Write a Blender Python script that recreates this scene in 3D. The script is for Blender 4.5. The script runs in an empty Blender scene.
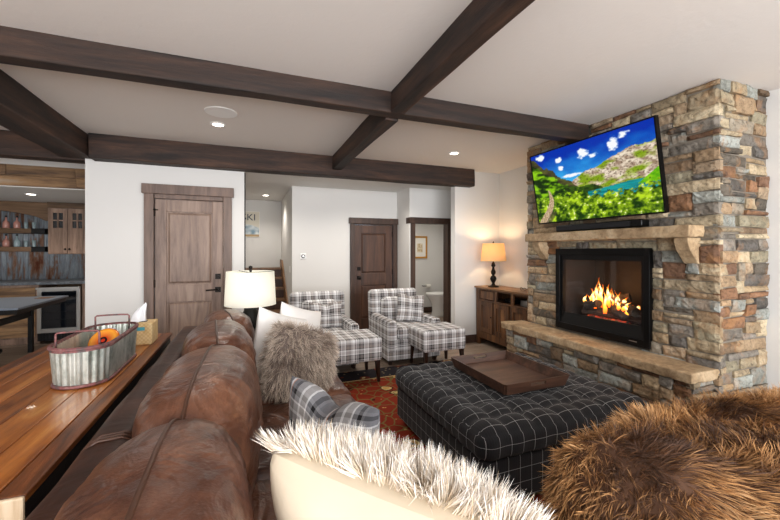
import bpy, bmesh, math, random
from mathutils import Vector, Matrix, noise
random.seed(7)
PI = math.pi
scene = bpy.context.scene
COL = scene.collection

# ------------------------------------------------------------------ materials
def lin(c):
    if isinstance(c, str):
        c = tuple(int(c[i:i+2], 16) / 255 for i in (0, 2, 4))
    return tuple((x / 12.92 if x <= .04045 else ((x + .055) / 1.055) ** 2.4) for x in c[:3]) + (1,)

class NT:
    def __init__(s, name):
        s.m = bpy.data.materials.new(name); s.m.use_nodes = True
        s.t = s.m.node_tree; s.n = s.t.nodes; s.l = s.t.links
        s.b = s.n['Principled BSDF']
    def new(s, typ, **kw):
        n = s.n.new(typ)
        for k, v in kw.items(): setattr(n, k, v)
        return n
    def link(s, a, b): s.l.new(a, b)
    def coord(s, kind='Object', scale=(1, 1, 1), rot=(0, 0, 0)):
        t = s.new('ShaderNodeTexCoord'); mp = s.new('ShaderNodeMapping')
        mp.inputs['Scale'].default_value = scale; mp.inputs['Rotation'].default_value = rot
        s.link(t.outputs[kind], mp.inputs['Vector']); return mp.outputs[0]
    def noise(s, vec, scale=5, detail=4, rough=.55, dist=0):
        n = s.new('ShaderNodeTexNoise'); n.inputs['Scale'].default_value = scale
        n.inputs['Detail'].default_value = detail; n.inputs['Roughness'].default_value = rough
        n.inputs['Distortion'].default_value = dist
        if vec is not None: s.link(vec, n.inputs['Vector'])
        return n.outputs['Fac']
    def ramp(s, fac, stops, interp='LINEAR'):
        r = s.new('ShaderNodeValToRGB'); cr = r.color_ramp; cr.interpolation = interp
        while len(cr.elements) < len(stops): cr.elements.new(.5)
        for e, (p, c) in zip(cr.elements, stops): e.position = p
        for e, (p, c) in zip(cr.elements, stops): e.color = lin(c)
        s.link(fac, r.inputs[0]); return r.outputs[0]
    def mix(s, fac, a, b, mode='MIX'):
        n = s.new('ShaderNodeMix', data_type='RGBA', blend_type=mode)
        for v, i in ((fac, 0), (a, 6), (b, 7)):
            if hasattr(v, 'links') or hasattr(v, 'is_output'): s.link(v, n.inputs[i])
            else: n.inputs[i].default_value = v
        return n.outputs[2]
    def math(s, op, a, b=None, c=None):
        n = s.new('ShaderNodeMath', operation=op)
        for i, v in enumerate((a, b, c)):
            if v is None: continue
            if hasattr(v, 'is_output'): s.link(v, n.inputs[i])
            else: n.inputs[i].default_value = v
        return n.outputs[0]
    def bump(s, h, strength=.2, dist=.01):
        n = s.new('ShaderNodeBump'); n.inputs['Strength'].default_value = strength
        n.inputs['Distance'].default_value = dist
        s.link(h, n.inputs['Height']); s.link(n.outputs[0], s.b.inputs['Normal'])
    def base(s, c):
        if hasattr(c, 'is_output'): s.link(c, s.b.inputs['Base Color'])
        else: s.b.inputs['Base Color'].default_value = lin(c)
    def set(s, rough=.5, metal=0., spec=None, sheen=None, coat=None):
        s.b.inputs['Roughness'].default_value = rough; s.b.inputs['Metallic'].default_value = metal
        if spec is not None: s.b.inputs['Specular IOR Level'].default_value = spec
        if sheen is not None: s.b.inputs['Sheen Weight'].default_value = sheen
        if coat is not None: s.b.inputs['Coat Weight'].default_value = coat

def plain(name, c, rough=.5, metal=0., bump=0, bscale=40, spec=None, var=0.0):
    t = NT(name); t.set(rough, metal, spec)
    if var:
        v = t.noise(t.coord(), 6, 4)
        l = lin(c)
        a = tuple(x * (1 - var) for x in l[:3]) + (1,); b = tuple(min(1, x * (1 + var)) for x in l[:3]) + (1,)
        t.link(t.mix(v, a, b), t.b.inputs['Base Color'])
    else: t.base(c)
    if bump: t.bump(t.noise(t.coord(), bscale, 5), bump)
    return t.m

def emit(name, c, strength):
    t = NT(name); t.base((0, 0, 0)); t.b.inputs['Emission Color'].default_value = lin(c)
    t.b.inputs['Emission Strength'].default_value = strength; return t.m

def wood(name, cols, axis='Y', scale=1., rough=.5, rnd=True, bump=.25, spec=None, coat=None, varamt=.55):
    t = NT(name); t.set(rough, 0, spec, coat=coat)
    s = {'X': (.9, 9, 9), 'Y': (9, .9, 9), 'Z': (9, 9, .9)}[axis]
    s = tuple(x * scale for x in s)
    vec = t.coord('Object', s)
    at = t.new('ShaderNodeAttribute', attribute_name='col')
    if rnd:
        add = t.new('ShaderNodeVectorMath', operation='MULTIPLY_ADD')
        add.inputs[1].default_value = (37, 23, 51)
        t.link(at.outputs['Color'], add.inputs[0]); t.link(vec, add.inputs[2]); vec = add.outputs[0]
    n1 = t.noise(vec, 1.4, 8, .62, .6)
    n2 = t.noise(vec, 7, 6, .7, .2)
    f = t.math('ADD', t.math('MULTIPLY', n1, .75), t.math('MULTIPLY', n2, .25))
    k = len(cols); c = t.ramp(f, [(.33 + .34 * i / (k - 1), cc) for i, cc in enumerate(cols)])
    if rnd:
        v = t.math('MULTIPLY_ADD', at.outputs['Fac'], varamt, 1 - varamt * .5)
        mul = t.new('ShaderNodeVectorMath', operation='SCALE'); t.link(c, mul.inputs[0]); t.link(v, mul.inputs['Scale'])
        c = mul.outputs[0]
    t.base(c); t.bump(n2, bump, .006)
    return t.m

def plaid(name, us, vs, size, rough=.9, rot=0., weave=True):
    """tartan: warp and weft stripe ramps averaged, on metre UVs"""
    t = NT(name); t.set(rough, 0, .2, sheen=.1)
    tc = t.new('ShaderNodeTexCoord'); mp = t.new('ShaderNodeMapping')
    mp.inputs['Scale'].default_value = (1 / size,) * 3; mp.inputs['Rotation'].default_value = (0, 0, rot)
    mp.inputs['Location'].default_value = (10.13, 10.21, 0)
    t.link(tc.outputs['UV'], mp.inputs[0])
    sp = t.new('ShaderNodeSeparateXYZ'); t.link(mp.outputs[0], sp.inputs[0])
    a = t.ramp(t.math('FRACT', sp.outputs[0]), us, 'CONSTANT')
    b = t.ramp(t.math('FRACT', sp.outputs[1]), vs, 'CONSTANT')
    c = t.mix(.5, a, b)
    if weave:
        n = t.noise(t.coord('UV', (300, 300, 300)), 1, 2)
        c = t.mix(t.math('MULTIPLY', n, .35), c, lin('35302d'))
        t.bump(n, .25, .002)
    t.base(c); return t.m

M = {}
def build_materials():
    t = NT('wall_paint'); t.set(.85, 0, .2); t.base('dddbd7'); t.bump(t.noise(t.coord(), 60, 3), .08, .003); M['wall'] = t.m
    t = NT('ceiling_plaster'); t.set(.9, 0, .15); t.base('e4ded8')
    t.bump(t.noise(t.coord(), 22, 4, .6, .5), .25, .006); M['ceil'] = t.m
    M['beam'] = wood('dark_beam_wood', ['0d0806', '21150f', '3a261b', '553a29'], 'X', .7, .7, True, .6)
    M['beam_y'] = wood('dark_beam_wood_long', ['0d0806', '21150f', '3a261b', '553a29'], 'Y', .7, .7, True, .6)
    M['door_grey'] = wood('weathered_alder', ['57453c', '7d675a', '927b6c', 'a08a7a'], 'Z', .8, .5, True, .2, varamt=.2)
    M['door_trim'] = wood('weathered_alder_trim', ['4d3d35', '6f5a4e', '83695c'], 'Z', .9, .5, True, .2, varamt=.2)
    M['door_dark'] = wood('walnut_door', ['2c1c14', '4a3023', '62432f'], 'Z', .8, .5, True, .2, varamt=.3)
    M['dark_trim'] = wood('walnut_trim', ['26180f', '3f2b20', '543a2b'], 'Z', .9, .5, True, .2, varamt=.3)
    M['base'] = wood('walnut_baseboard', ['2c1f18', '453126', '5a4032'], 'X', .9, .5, True, .2, varamt=.2)
    M['table'] = wood('honey_plank', ['54290d', '8d4f1e', 'b26d2f', 'cf9450'], 'Y', .75, .3, True, .2, coat=.25, varamt=.35)
    M['table_rail'] = wood('distressed_plank', ['3a1d0c', '7a4218', 'b0702f'], 'Y', .9, .45, True, .5, varamt=.3)
    M['end_grain'] = wood('end_grain', ['a98a66', 'cdb596', 'dccab0'], 'Z', 1.2, .6, True, .2)
    M['black_wood'] = plain('black_wood_and_shade', '15110f', .6, bump=.2)  # dark wood; on the console apron its black paints in shade
    M['cabinet'] = wood('rustic_cabinet_wood', ['22130a', '452a17', '684426', '825a36'], 'Z', .9, .5, True, .3)
    M['cabinet_top'] = wood('cabinet_top_wood', ['5a3d26', '7b5838', '957150'], 'Y', .9, .45, True, .2)
    M['reclaimed'] = wood('reclaimed_boards', ['33251a', '5f4630', '8a6a48', '8f8374'], 'X', .7, .7, True, .6, varamt=.9)
    M['barcab'] = wood('bar_cabinet_wood', ['4a382b', '7a6150', '937765', 'a68e7a'], 'Z', .8, .6, True, .3, varamt=.4)
    M['barwood'] = wood('bar_arch_wood', ['3f2d1c', '63492f', '80624a'], 'X', .8, .6, True, .3, varamt=.3)
    M['tray'] = wood('walnut_tray', ['2b1a12', '4c3327', '6a4a39'], 'X', .8, .45, True, .2, varamt=.3)
    M['legwood'] = plain('dark_leg_wood', '2b1a13', .4)
    M['log'] = wood('charred_log', ['0e0a08', '2e2019', '5c4638'], 'Y', 1.5, .9, True, .9)
    M['bronze'] = plain('oil_rubbed_bronze', '1d1815', .4, .8)
    M['blackmetal'] = plain('black_metal', '080809', .45, .0, spec=.3)
    M['black'] = plain('black_plastic', '050506', .35, spec=.25)
    M['steel'] = plain('brushed_steel', 'a9a7a3', .35, .9)
    M['offwhite'] = plain('white_enamel', 'f3f2ef', .4)
    M['porcelain'] = plain('porcelain', 'f0efec', .12)
    # floor planks
    t = NT('floor_planks'); t.set(.45, 0, .4)
    br = t.new('ShaderNodeTexBrick'); br.inputs['Scale'].default_value = 1
    br.inputs['Brick Width'].default_value = 1.6; br.inputs['Row Height'].default_value = .16
    br.inputs['Mortar Size'].default_value = .002; br.inputs['Color1'].default_value = (0, 0, 0, 1); br.inputs['Color2'].default_value = (1, 1, 1, 1)
    br.inputs['Mortar'].default_value = (.5, .5, .5, 1)
    t.link(t.coord('Object', (1, 1, 1)), br.inputs['Vector'])
    n = t.noise(t.coord('Object', (1.2, 14, 1)), 2, 7, .65, .4)
    f = t.math('ADD', t.math('MULTIPLY', n, .7), t.math('MULTIPLY', br.outputs['Color'], .3))
    c = t.ramp(f, [(.25, '5d4e42'), (.5, '8b7a6b'), (.75, 'a89787')])
    c = t.mix(br.outputs['Fac'], c, lin('3a2e26')); t.base(c); t.bump(n, .1, .003); M['floor'] = t.m
    # leather
    t = NT('brown_leather'); t.set(.29, 0, .55)
    v = t.coord()
    n1 = t.noise(v, 3.2, 5, .6, .8); n2 = t.noise(v, 16, 6, .65, 1.2)
    f = t.math('ADD', t.math('MULTIPLY', n1, .75), t.math('MULTIPLY', n2, .25))
    c = t.ramp(f, [(.3, '38211a'), (.46, '573526'), (.58, '714a36'), (.74, 'a07256')]); t.base(c)
    wv = t.coord('Object', (2.6, 1.9, 2.2)); w = t.noise(wv, 2.2, 3, .5, 2.2)
    fine = t.noise(v, 160, 2)
    t.bump(t.math('ADD', t.math('MULTIPLY', w, 1.), t.math('MULTIPLY', fine, .06)), .5, .03)
    M['leather'] = t.m
    t = NT('dark_brown_leather'); t.set(.48, 0, .35)
    c = t.ramp(t.noise(t.coord(), 5, 5, .6, .6), [(.3, '22120b'), (.55, '3d2318'), (.75, '583626')]); t.base(c)
    t.bump(t.noise(t.coord('Object', (2, 3, 3)), 2.5, 4, .5, 1.), .3, .02); M['leather_dark'] = t.m
    M['piping'] = plain('leather_piping', '4a2f21', .4)
    # fabrics
    W, L, G, D, T = 'ffffff', 'd2cfcf', '85807f', '1b1a1d', 'a0958e'
    st = [(0, W), (.10, G), (.16, W), (.20, D), (.235, L), (.27, D), (.34, G), (.46, D), (.50, W), (.54, L), (.66, W), (.72, D), (.75, T), (.85, G), (.93, L)]
    M['plaid'] = plaid('grey_white_plaid', st, st, .25)
    ch, wl = '1e1f23', 'b9b9bb'
    dk = '2b2c31'
    st2 = [(0, wl), (.05, ch), (.18, dk), (.22, ch), (.36, dk), (.40, ch), (.54, dk), (.58, ch), (.74, dk), (.78, ch)]
    M['windowpane'] = plaid('charcoal_windowpane', [(0, 'dadada'), (.032, ch)] + st2[2:], [(0, 'dadada'), (.032, ch), (.5, ch)], .078)
    st3 = [(0, '6d6e74'), (.20, 'ffffff'), (.25, 'd98f63'), (.27, '6d6e74'), (.36, '0e0e12'), (.43, 'a6a5a5'), (.58, 'ffffff'), (.63, 'b4b1ae'), (.76, 'ffffff'), (.79, '8b8c90'), (.88, '101014'), (.95, '85868a')]
    M['plaid_pillow'] = plaid('slate_cream_plaid', st3, st3, .24)
    M['white_cloth'] = plain('white_linen', 'f4f1ec', .9, bump=.15, bscale=30)
    M['cream_cloth'] = plain('cream_suede', 'cdbfa8', .85, bump=.25, bscale=9, var=.06)
    M['pelt_grey'] = plain('grey_pelt_skin', '6d5f57', .95)
    M['pelt_brown'] = plain('brown_pelt_skin', '5e4230', .95)
    t = NT('fur_strands'); t.set(.6, 0, .25)
    at = t.new('ShaderNodeAttribute', attribute_name='col'); t.base(at.outputs['Color']); M['fur'] = t.m
    # stone
    t = NT('ledge_stone'); t.set(.8, 0, .3)
    at = t.new('ShaderNodeAttribute', attribute_name='col')
    v = t.coord(); n1 = t.noise(v, 9, 8, .65, .7); n2 = t.noise(v, 38, 8, .75)
    m1 = t.ramp(n1, [(.3, '8d8880'), (.5, 'd8d2ca'), (.7, 'ffffff')])
    c = t.mix(.75, at.outputs['Color'], m1, 'MULTIPLY')
    spots = t.ramp(n2, [(.38, '2a2522'), (.50, 'ffffff'), (.62, 'ffffff')])
    c = t.mix(.5, c, spots, 'MULTIPLY')
    warm = t.ramp(t.noise(v, 5, 5, .6, 1.), [(.52, '000000'), (.64, 'ffffff')])
    c = t.mix(t.math('MULTIPLY', warm, .3), c, lin('b5824e')); t.base(c)
    t.bump(t.math('ADD', n1, t.math('MULTIPLY', n2, .5)), .9, .018); M['stone'] = t.m
    t = NT('sandstone_slab'); t.set(.8, 0, .25)
    v = t.coord(); n1 = t.noise(v, 5, 8, .65, .8); n2 = t.noise(v, 30, 6, .7)
    c = t.ramp(n1, [(.3, '8a7257'), (.5, 'b49a78'), (.68, 'cdb797')])
    c = t.mix(.35, c, t.ramp(n2, [(.35, '5d4a38'), (.55, 'ffffff')]), 'MULTIPLY'); t.base(c)
    t.bump(t.math('ADD', n1, t.math('MULTIPLY', n2, .5)), .7, .015); M['slab'] = t.m
    M['mortar'] = plain('grey_mortar', '80776a', .95, bump=.6, bscale=50)
    # rug
    t = NT('oriental_rug'); t.set(.95, 0, .1)
    v = t.coord('Object', (1, 1, 1))
    dv = t.new('ShaderNodeTexNoise'); dv.inputs['Scale'].default_value = 5; t.link(v, dv.inputs['Vector'])
    wv = t.new('ShaderNodeVectorMath', operation='MULTIPLY_ADD'); wv.inputs[1].default_value = (.12, .12, 0)
    t.link(dv.outputs['Color'], wv.inputs[0]); t.link(v, wv.inputs[2])
    vo = t.new('ShaderNodeTexVoronoi'); vo.inputs['Scale'].default_value = 4.6; t.link(wv.outputs[0], vo.inputs['Vector'])
    c = t.ramp(vo.outputs['Distance'], [(0, '2a2f3f'), (.10, 'b98d4a'), (.2, 'c9b27a'), (.27, '4c2018'), (.34, '84301f'), (1, '712316')], 'CONSTANT')
    vo2 = t.new('ShaderNodeTexVoronoi', feature='DISTANCE_TO_EDGE'); vo2.inputs['Scale'].default_value = 7.5; t.link(wv.outputs[0], vo2.inputs['Vector'])
    e = t.ramp(vo2.outputs['Distance'], [(0, 'ffffff'), (.045, '000000')], 'CONSTANT')
    c = t.mix(t.math('MULTIPLY', e, .75), c, lin('6d6a3c'))
    vo3 = t.new('ShaderNodeTexVoronoi'); vo3.inputs['Scale'].default_value = 13; t.link(v, vo3.inputs['Vector'])
    e3 = t.ramp(vo3.outputs['Distance'], [(0, 'ffffff'), (.16, '000000')], 'CONSTANT')
    c = t.mix(t.math('MULTIPLY', e3, .8), c, lin('c2a060'))
    # border from object coords (rug centred on its origin)
    sp = t.new('ShaderNodeSeparateXYZ'); t.link(v, sp.inputs[0])
    bx = t.math('SUBTRACT', 1.32, t.math('ABSOLUTE', sp.outputs[0])); by = t.math('SUBTRACT', 1.93, t.math('ABSOLUTE', sp.outputs[1]))
    bd = t.math('MINIMUM', bx, by)
    bm_ = t.ramp(bd, [(0, 'ffffff'), (.34, '000000')], 'CONSTANT')
    bcol = t.ramp(vo.outputs['Distance'], [(0, '8f2a18'), (.12, 'c7ac79'), (.22, '6b3326'), (.30, '2c292d'), (1, '242226')], 'CONSTANT')
    bcol = t.mix(t.math('MULTIPLY', e3, .7), bcol, lin('a08f70'))
    c = t.mix(bm_, c, bcol)
    ln = t.ramp(bd, [(0, '000000'), (.30, '000000'), (.31, 'ffffff'), (.33, '000000'), (.335, '000000')], 'CONSTANT')
    c = t.mix(ln, c, lin('c7ac79'))
    t.base(c); t.bump(t.noise(v, 250, 2), .4, .004); M['rug'] = t.m
    # galvanised, rusty corrugated
    t = NT('galvanised_steel'); t.set(.45, .75)
    c = t.ramp(t.noise(t.coord('Object', (1, 1, .5)), 14, 6, .65), [(.35, '8e958c'), (.5, 'c3c8bf'), (.7, 'e2e4dc')]); t.base(c); M['galv'] = t.m
    t = NT('red_rusted_rim'); t.set(.6, .3)
    c = t.ramp(t.noise(t.coord(), 30, 5, .6), [(.4, '5a4d4b'), (.52, '85504f'), (.65, '8f6f6b')]); t.base(c); M['rim'] = t.m
    t = NT('rusty_corrugated_metal'); t.set(.65, .3)
    v = t.coord('Object', (3.2, 1, .45))
    c = t.ramp(t.noise(v, 2.6, 7, .7, .4), [(.36, '6b3a24'), (.44, '8a6a55'), (.5, '8c9298'), (.62, 'a9b0b5'), (.75, '6c747b')]); t.base(c); M['rusty'] = t.m
    t = NT('stone_counter'); t.set(.35)
    t.base(t.ramp(t.noise(t.coord(), 25, 6, .7), [(.35, '2f3338'), (.55, '565b61'), (.7, '7a7f84')])); M['counter'] = t.m
    t = NT('wicker'); t.set(.7)
    wv = t.new('ShaderNodeTexChecker'); wv.inputs['Scale'].default_value = 90; t.link(t.coord(), wv.inputs['Vector'])
    t.base(t.mix(.5, t.mix(wv.outputs['Fac'], lin('e3c48c'), lin('c9a063')), t.ramp(t.noise(t.coord(), 20), [(.3, 'cfa765'), (.7, 'f2dcae')])))
    t.bump(wv.outputs['Fac'], .6, .004); M['wicker'] = t.m
    # lamp shades : translucent cloth
    def shade(name, c, e, s):
        t = NT(name); t.set(.9); t.base(c)
        t.b.inputs['Emission Color'].default_value = lin(e); t.b.inputs['Emission Strength'].default_value = s
        tr = t.new('ShaderNodeBsdfTranslucent'); tr.inputs[0].default_value = lin(c)
        mx = t.new('ShaderNodeMixShader'); mx.inputs[0].default_value = .35
        t.link(t.b.outputs[0], mx.inputs[1]); t.link(tr.outputs[0], mx.inputs[2])
        t.link(mx.outputs[0], t.n['Material Output'].inputs[0]); return t.m
    M['shade_white'] = shade('white_linen_shade', 'f6f4ea', 'fff8e6', .3)
    M['shade_amber'] = shade('amber_linen_shade', 'e0bd8c', 'ffc07a', .42)
    M['bulb'] = emit('downlight_lens', 'fff4e4', 14)
    M['flame'] = None
    t = NT('fire_flame'); t.base((0, 0, 0)); t.set(1, 0, 0)
    sp = t.new('ShaderNodeAttribute', attribute_name='col')
    c = t.ramp(sp.outputs['Fac'], [(0, 'ff5a12'), (.35, 'ffb43a'), (.6, 'ffe9a8'), (.8, 'ff9a2a'), (1, 'e8500c')])
    t.link(c, t.b.inputs['Emission Color']); t.b.inputs['Emission Strength'].default_value = 2.6; M['flame'] = t.m
    t = NT('glowing_ember'); t.base('1a0a06'); n = t.noise(t.coord(), 35, 4)
    c = t.ramp(n, [(.45, '000000'), (.55, 'c4200a'), (.68, 'ff7a2a')]); t.link(c, t.b.inputs['Emission Color']); t.b.inputs['Emission Strength'].default_value = .9; M['ember'] = t.m
    t = NT('firebox_lining'); t.set(.8)
    br = t.new('ShaderNodeTexBrick'); br.inputs['Scale'].default_value = 7
    br.inputs['Color1'].default_value = lin('241b17'); br.inputs['Color2'].default_value = lin('1a1412'); br.inputs['Mortar'].default_value = lin('181210')
    t.link(t.coord('Object', (1, 1, 1), (0, PI / 2, PI / 2)), br.inputs['Vector']); t.base(br.outputs['Color']); M['fireliner'] = t.m
    # thin glass
    t = NT('thin_glass')
    gl = t.new('ShaderNodeBsdfGlossy'); gl.inputs['Roughness'].default_value = .04
    trn = t.new('ShaderNodeBsdfTransparent'); fr = t.new('ShaderNodeLayerWeight'); fr.inputs[0].default_value = .5; fo = t.math('MULTIPLY_ADD', t.math('POWER', fr.outputs['Facing'], 5), .5, .022)
    mx = t.new('ShaderNodeMixShader'); t.link(fo, mx.inputs[0]); t.link(trn.outputs[0], mx.inputs[1]); t.link(gl.outputs[0], mx.inputs[2])
    t.link(mx.outputs[0], t.n['Material Output'].inputs[0]); M['glass'] = t.m
    M['bottle_pink'] = plain('pink_glass_bottle', 'b98476', .15); M['bottle_clear'] = plain('smoky_glass_bottle', '93a4a6', .1)
    M['darkglass'] = plain('dark_cooler_glass', '10141a', .08)
    t = NT('tv_picture'); t.base((0, 0, 0)); t.set(.25, 0, .3)
    at = t.new('ShaderNodeAttribute', attribute_name='col'); t.link(at.outputs['Color'], t.b.inputs['Emission Color'])
    t.b.inputs['Emission Strength'].default_value = 1.0; M['tv'] = t.m
    t = NT('painted_colours'); t.set(.7)
    at = t.new('ShaderNodeAttribute', attribute_name='col'); t.base(at.outputs['Color']); M['vcol'] = t.m
    M['orange'] = plain('orange_plastic', 'e8641a', .3); M['yellow'] = plain('yellow_plastic', 'd9932a', .4)
    M['gold'] = plain('gilded_frame', 'c8923f', .4, .4); M['paper'] = plain('paper', 'f2eee4', .8)
    M['tissue'] = plain('tissue_paper', 'f6f8fc', .9)
    M['tablegrey'] = plain('slate_table_top', '6d7682', .3)
    M['red'] = plain('dark_glow_book', '3d5f86', .5)
build_materials()

# ------------------------------------------------------------------ mesh builder
class MB:
    def __init__(s): s.v = []; s.f = []; s.c = []; s.uv = None; s.mi = []
    def add(s, vs, fs, c=None, mi=0):
        o = len(s.v); s.v += [tuple(p) for p in vs]; s.f += [tuple(i + o for i in f) for f in fs]
        if c is None: c = random.random(); c = (c, random.random(), random.random())
        if isinstance(c, (int, float)): c = (c, c, c)
        s.c += [c] * len(vs) if not isinstance(c, list) else c
        s.mi += [mi] * len(fs); return s
    def box(s, x0, x1, y0, y1, z0, z1, c=None, mi=0):
        v = [(x, y, z) for z in (z0, z1) for y in (y0, y1) for x in (x0, x1)]
        return s.add(v, [(0, 2, 3, 1), (4, 5, 7, 6), (0, 1, 5, 4), (2, 6, 7, 3), (0, 4, 6, 2), (1, 3, 7, 5)], c, mi)
    def prism(s, pts, a0, a1, axis='Y', c=None):
        n = len(pts)
        def P(p, a): return {'Y': (p[0], a, p[1]), 'X': (a, p[0], p[1]), 'Z': (p[0], p[1], a)}[axis]
        v = [P(p, a0) for p in pts] + [P(p, a1) for p in pts]
        f = [tuple(range(n)), tuple(range(2 * n - 1, n - 1, -1))] + [(i, i + n, (i + 1) % n + n, (i + 1) % n) for i in range(n)]
        return s.add(v, f, c)
    def lathe(s, prof, cx=0, cy=0, seg=24, c=None, cap=True):
        v = []; f = []
        for r, z in prof:
            for k in range(seg):
                a = 2 * PI * k / seg; v.append((cx + r * math.cos(a), cy + r * math.sin(a), z))
        for i in range(len(prof) - 1):
            for k in range(seg):
                k2 = (k + 1) % seg; f.append((i * seg + k, i * seg + k2, (i + 1) * seg + k2, (i + 1) * seg + k))
        if cap:
            f.append(tuple(range(seg))[::-1]); f.append(tuple(range((len(prof) - 1) * seg, len(prof) * seg)))
        return s.add(v, f, c)
    def tube(s, path, r, seg=8, c=None, closed=False, cap=True):
        P = [Vector(p) for p in path]; n = len(P); v = []; f = []
        up = None
        for i, p in enumerate(P):
            if closed: d = P[(i + 1) % n] - P[i - 1]
            else: d = (P[min(i + 1, n - 1)] - P[max(i - 1, 0)])
            d.normalize()
            if up is None:
                up = Vector((0, 0, 1)) if abs(d.z) < .9 else Vector((1, 0, 0))
            a = d.cross(up)
            if a.length < 1e-4: a = d.cross(Vector((1, .3, .1)))
            a.normalize(); b = d.cross(a)
            up = -b if b.dot(up) < 0 else b
            rr = r[i] if isinstance(r, (list, tuple)) else r
            for k in range(seg):
                t = 2 * PI * k / seg; v.append(p + a * rr * math.cos(t) + b * rr * math.sin(t))
        m = n if closed else n - 1
        for i in range(m):
            j = (i + 1) % n
            for k in range(seg):
                k2 = (k + 1) % seg; f.append((i * seg + k, i * seg + k2, j * seg + k2, j * seg + k))
        if not closed and cap:
            f.append(tuple(range(seg))[::-1]); f.append(tuple(range((n - 1) * seg, n * seg)))
        return s.add(v, f, c)
    def rbox(s, cx, cy, cz, sx, sy, sz, r, res=.05, disp=None, c=None, rot=None):
        """rounded box made of 6 grids; disp(p,n)->offset along n"""
        hx, hy, hz = sx / 2, sy / 2, sz / 2; r = min(r, hx, hy, hz) * .999
        nx, ny, nz = [max(4, int(q / res)) for q in (sx, sy, sz)]
        def lin_(n, h, r):
            # extra samples in the rounded rim
            a = [-h + r * (1 - math.cos(PI / 2 * i / 3)) * 1.0 for i in range(4)] if False else []
            base = [-h, -h + r * .35, -h + r * .7] + [(-h + r) + (2 * h - 2 * r) * i / n for i in range(n + 1)] + [h - r * .7, h - r * .35, h]
            return base
        X, Y, Z = lin_(nx, hx, r), lin_(ny, hy, r), lin_(nz, hz, r)
        if 2*hz-2*r < res: Z = [-hz, -hz + r * .35, -hz + r * .7, -hz+r, hz-r, hz - r * .7, hz - r * .35, hz]
        idx = {}; vs = []; fs = []
        def V(p):
            k = (round(p[0], 5), round(p[1], 5), round(p[2], 5))
            if k in idx: return idx[k]
            i = Vector((max(-hx + r, min(hx - r, p[0])), max(-hy + r, min(hy - r, p[1])), max(-hz + r, min(hz - r, p[2]))))
            n = Vector(p) - i
            if n.length < 1e-9: n = Vector((0, 0, 1))
            n.normalize(); q = i + n * r
            if disp: q = q + n * disp(q, n)
            if rot: q = rot @ q
            idx[k] = len(vs); vs.append((q.x + cx, q.y + cy, q.z + cz)); return idx[k]
        def grid(A, B, fn, flip):
            for i in range(len(A) - 1):
                for j in range(len(B) - 1):
                    q = [V(fn(A[i], B[j])), V(fn(A[i + 1], B[j])), V(fn(A[i + 1], B[j + 1])), V(fn(A[i], B[j + 1]))]
                    q = [w for k, w in enumerate(q) if w != q[k - 1]]
                    if len(set(q)) >= 3: fs.append(tuple(q[::-1] if flip else q))
        grid(X, Y, lambda a, b: (a, b, hz), False); grid(X, Y, lambda a, b: (a, b, -hz), True)
        grid(X, Z, lambda a, b: (a, -hy, b), False); grid(X, Z, lambda a, b: (a, hy, b), True)
        grid(Y, Z, lambda a, b: (hx, a, b), False); grid(Y, Z, lambda a, b: (-hx, a, b), True)
        return s.add(vs, fs, c)
    def xf(s, mat):
        s.v = [tuple(mat @ Vector(p)) for p in s.v]; return s
    def build(s, name, mat, parent=None, smooth=False, bevel=0, uvbox=False, uvs=None, loc=None):
        me = bpy.data.meshes.new(name); me.from_pydata(s.v, [], s.f)
        mats = mat if isinstance(mat, (list, tuple)) else [mat]
        for m in mats: me.materials.append(m)
        if len(mats) > 1: me.polygons.foreach_set('material_index', s.mi)
        at = me.color_attributes.new('col', 'FLOAT_COLOR', 'POINT')
        flat = []
        for c in s.c: flat += [c[0], c[1], c[2], 1.]
        at.data.foreach_set('color', flat)
        if smooth: me.polygons.foreach_set('use_smooth', [True] * len(me.polygons))
        if uvbox or uvs:
            uv = me.uv_layers.new(name='UVMap')
            for p in me.polygons:
                n = p.normal; a = [abs(x) for x in n]
                for li in p.loop_indices:
                    vi = me.loops[li].vertex_index
                    if uvs: uv.data[li].uv = uvs[vi]; continue
                    q = me.vertices[vi].co
                    if a[2] >= a[0] and a[2] >= a[1]: uv.data[li].uv = (q.x, q.y)
                    elif a[0] >= a[1]: uv.data[li].uv = (q.y, q.z)
                    else: uv.data[li].uv = (q.x, q.z)
        me.validate(); me.update()
        o = bpy.data.objects.new(name, me); COL.objects.link(o)
        if parent: o.parent = parent
        if loc: o.location = loc
        if bevel:
            b = o.modifiers.new('bevel', 'BEVEL'); b.width = bevel; b.segments = 2; b.limit_method = 'ANGLE'
        return o

def thing(name, label, cat, loc=(0, 0, 0), rz=0, group=None):
    o = bpy.data.objects.new(name, None); COL.objects.link(o); o.location = loc; o.rotation_euler = (0, 0, rz)
    o.empty_display_size = .1
    return tag(o, label, cat, group)
def tag(o, label, cat, group=None):
    o['label'] = label; o['category'] = cat
    if group: o['group'] = group
    return o
def struct(o, label=None, cat=None):
    o['kind'] = 'structure'
    if label: o['label'] = label
    if cat: o['category'] = cat
    return o
def copy_tree(o, parent=None):
    c = o.copy(); COL.objects.link(c)
    if parent is not None: c.parent = parent
    for ch in list(o.children): copy_tree(ch, c)
    return c
def bx(name, mat, d, parent=None, bevel=0, c=None):
    return MB().box(*d, c=c).build(name, mat, parent, bevel=bevel)

H = 2.66
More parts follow.
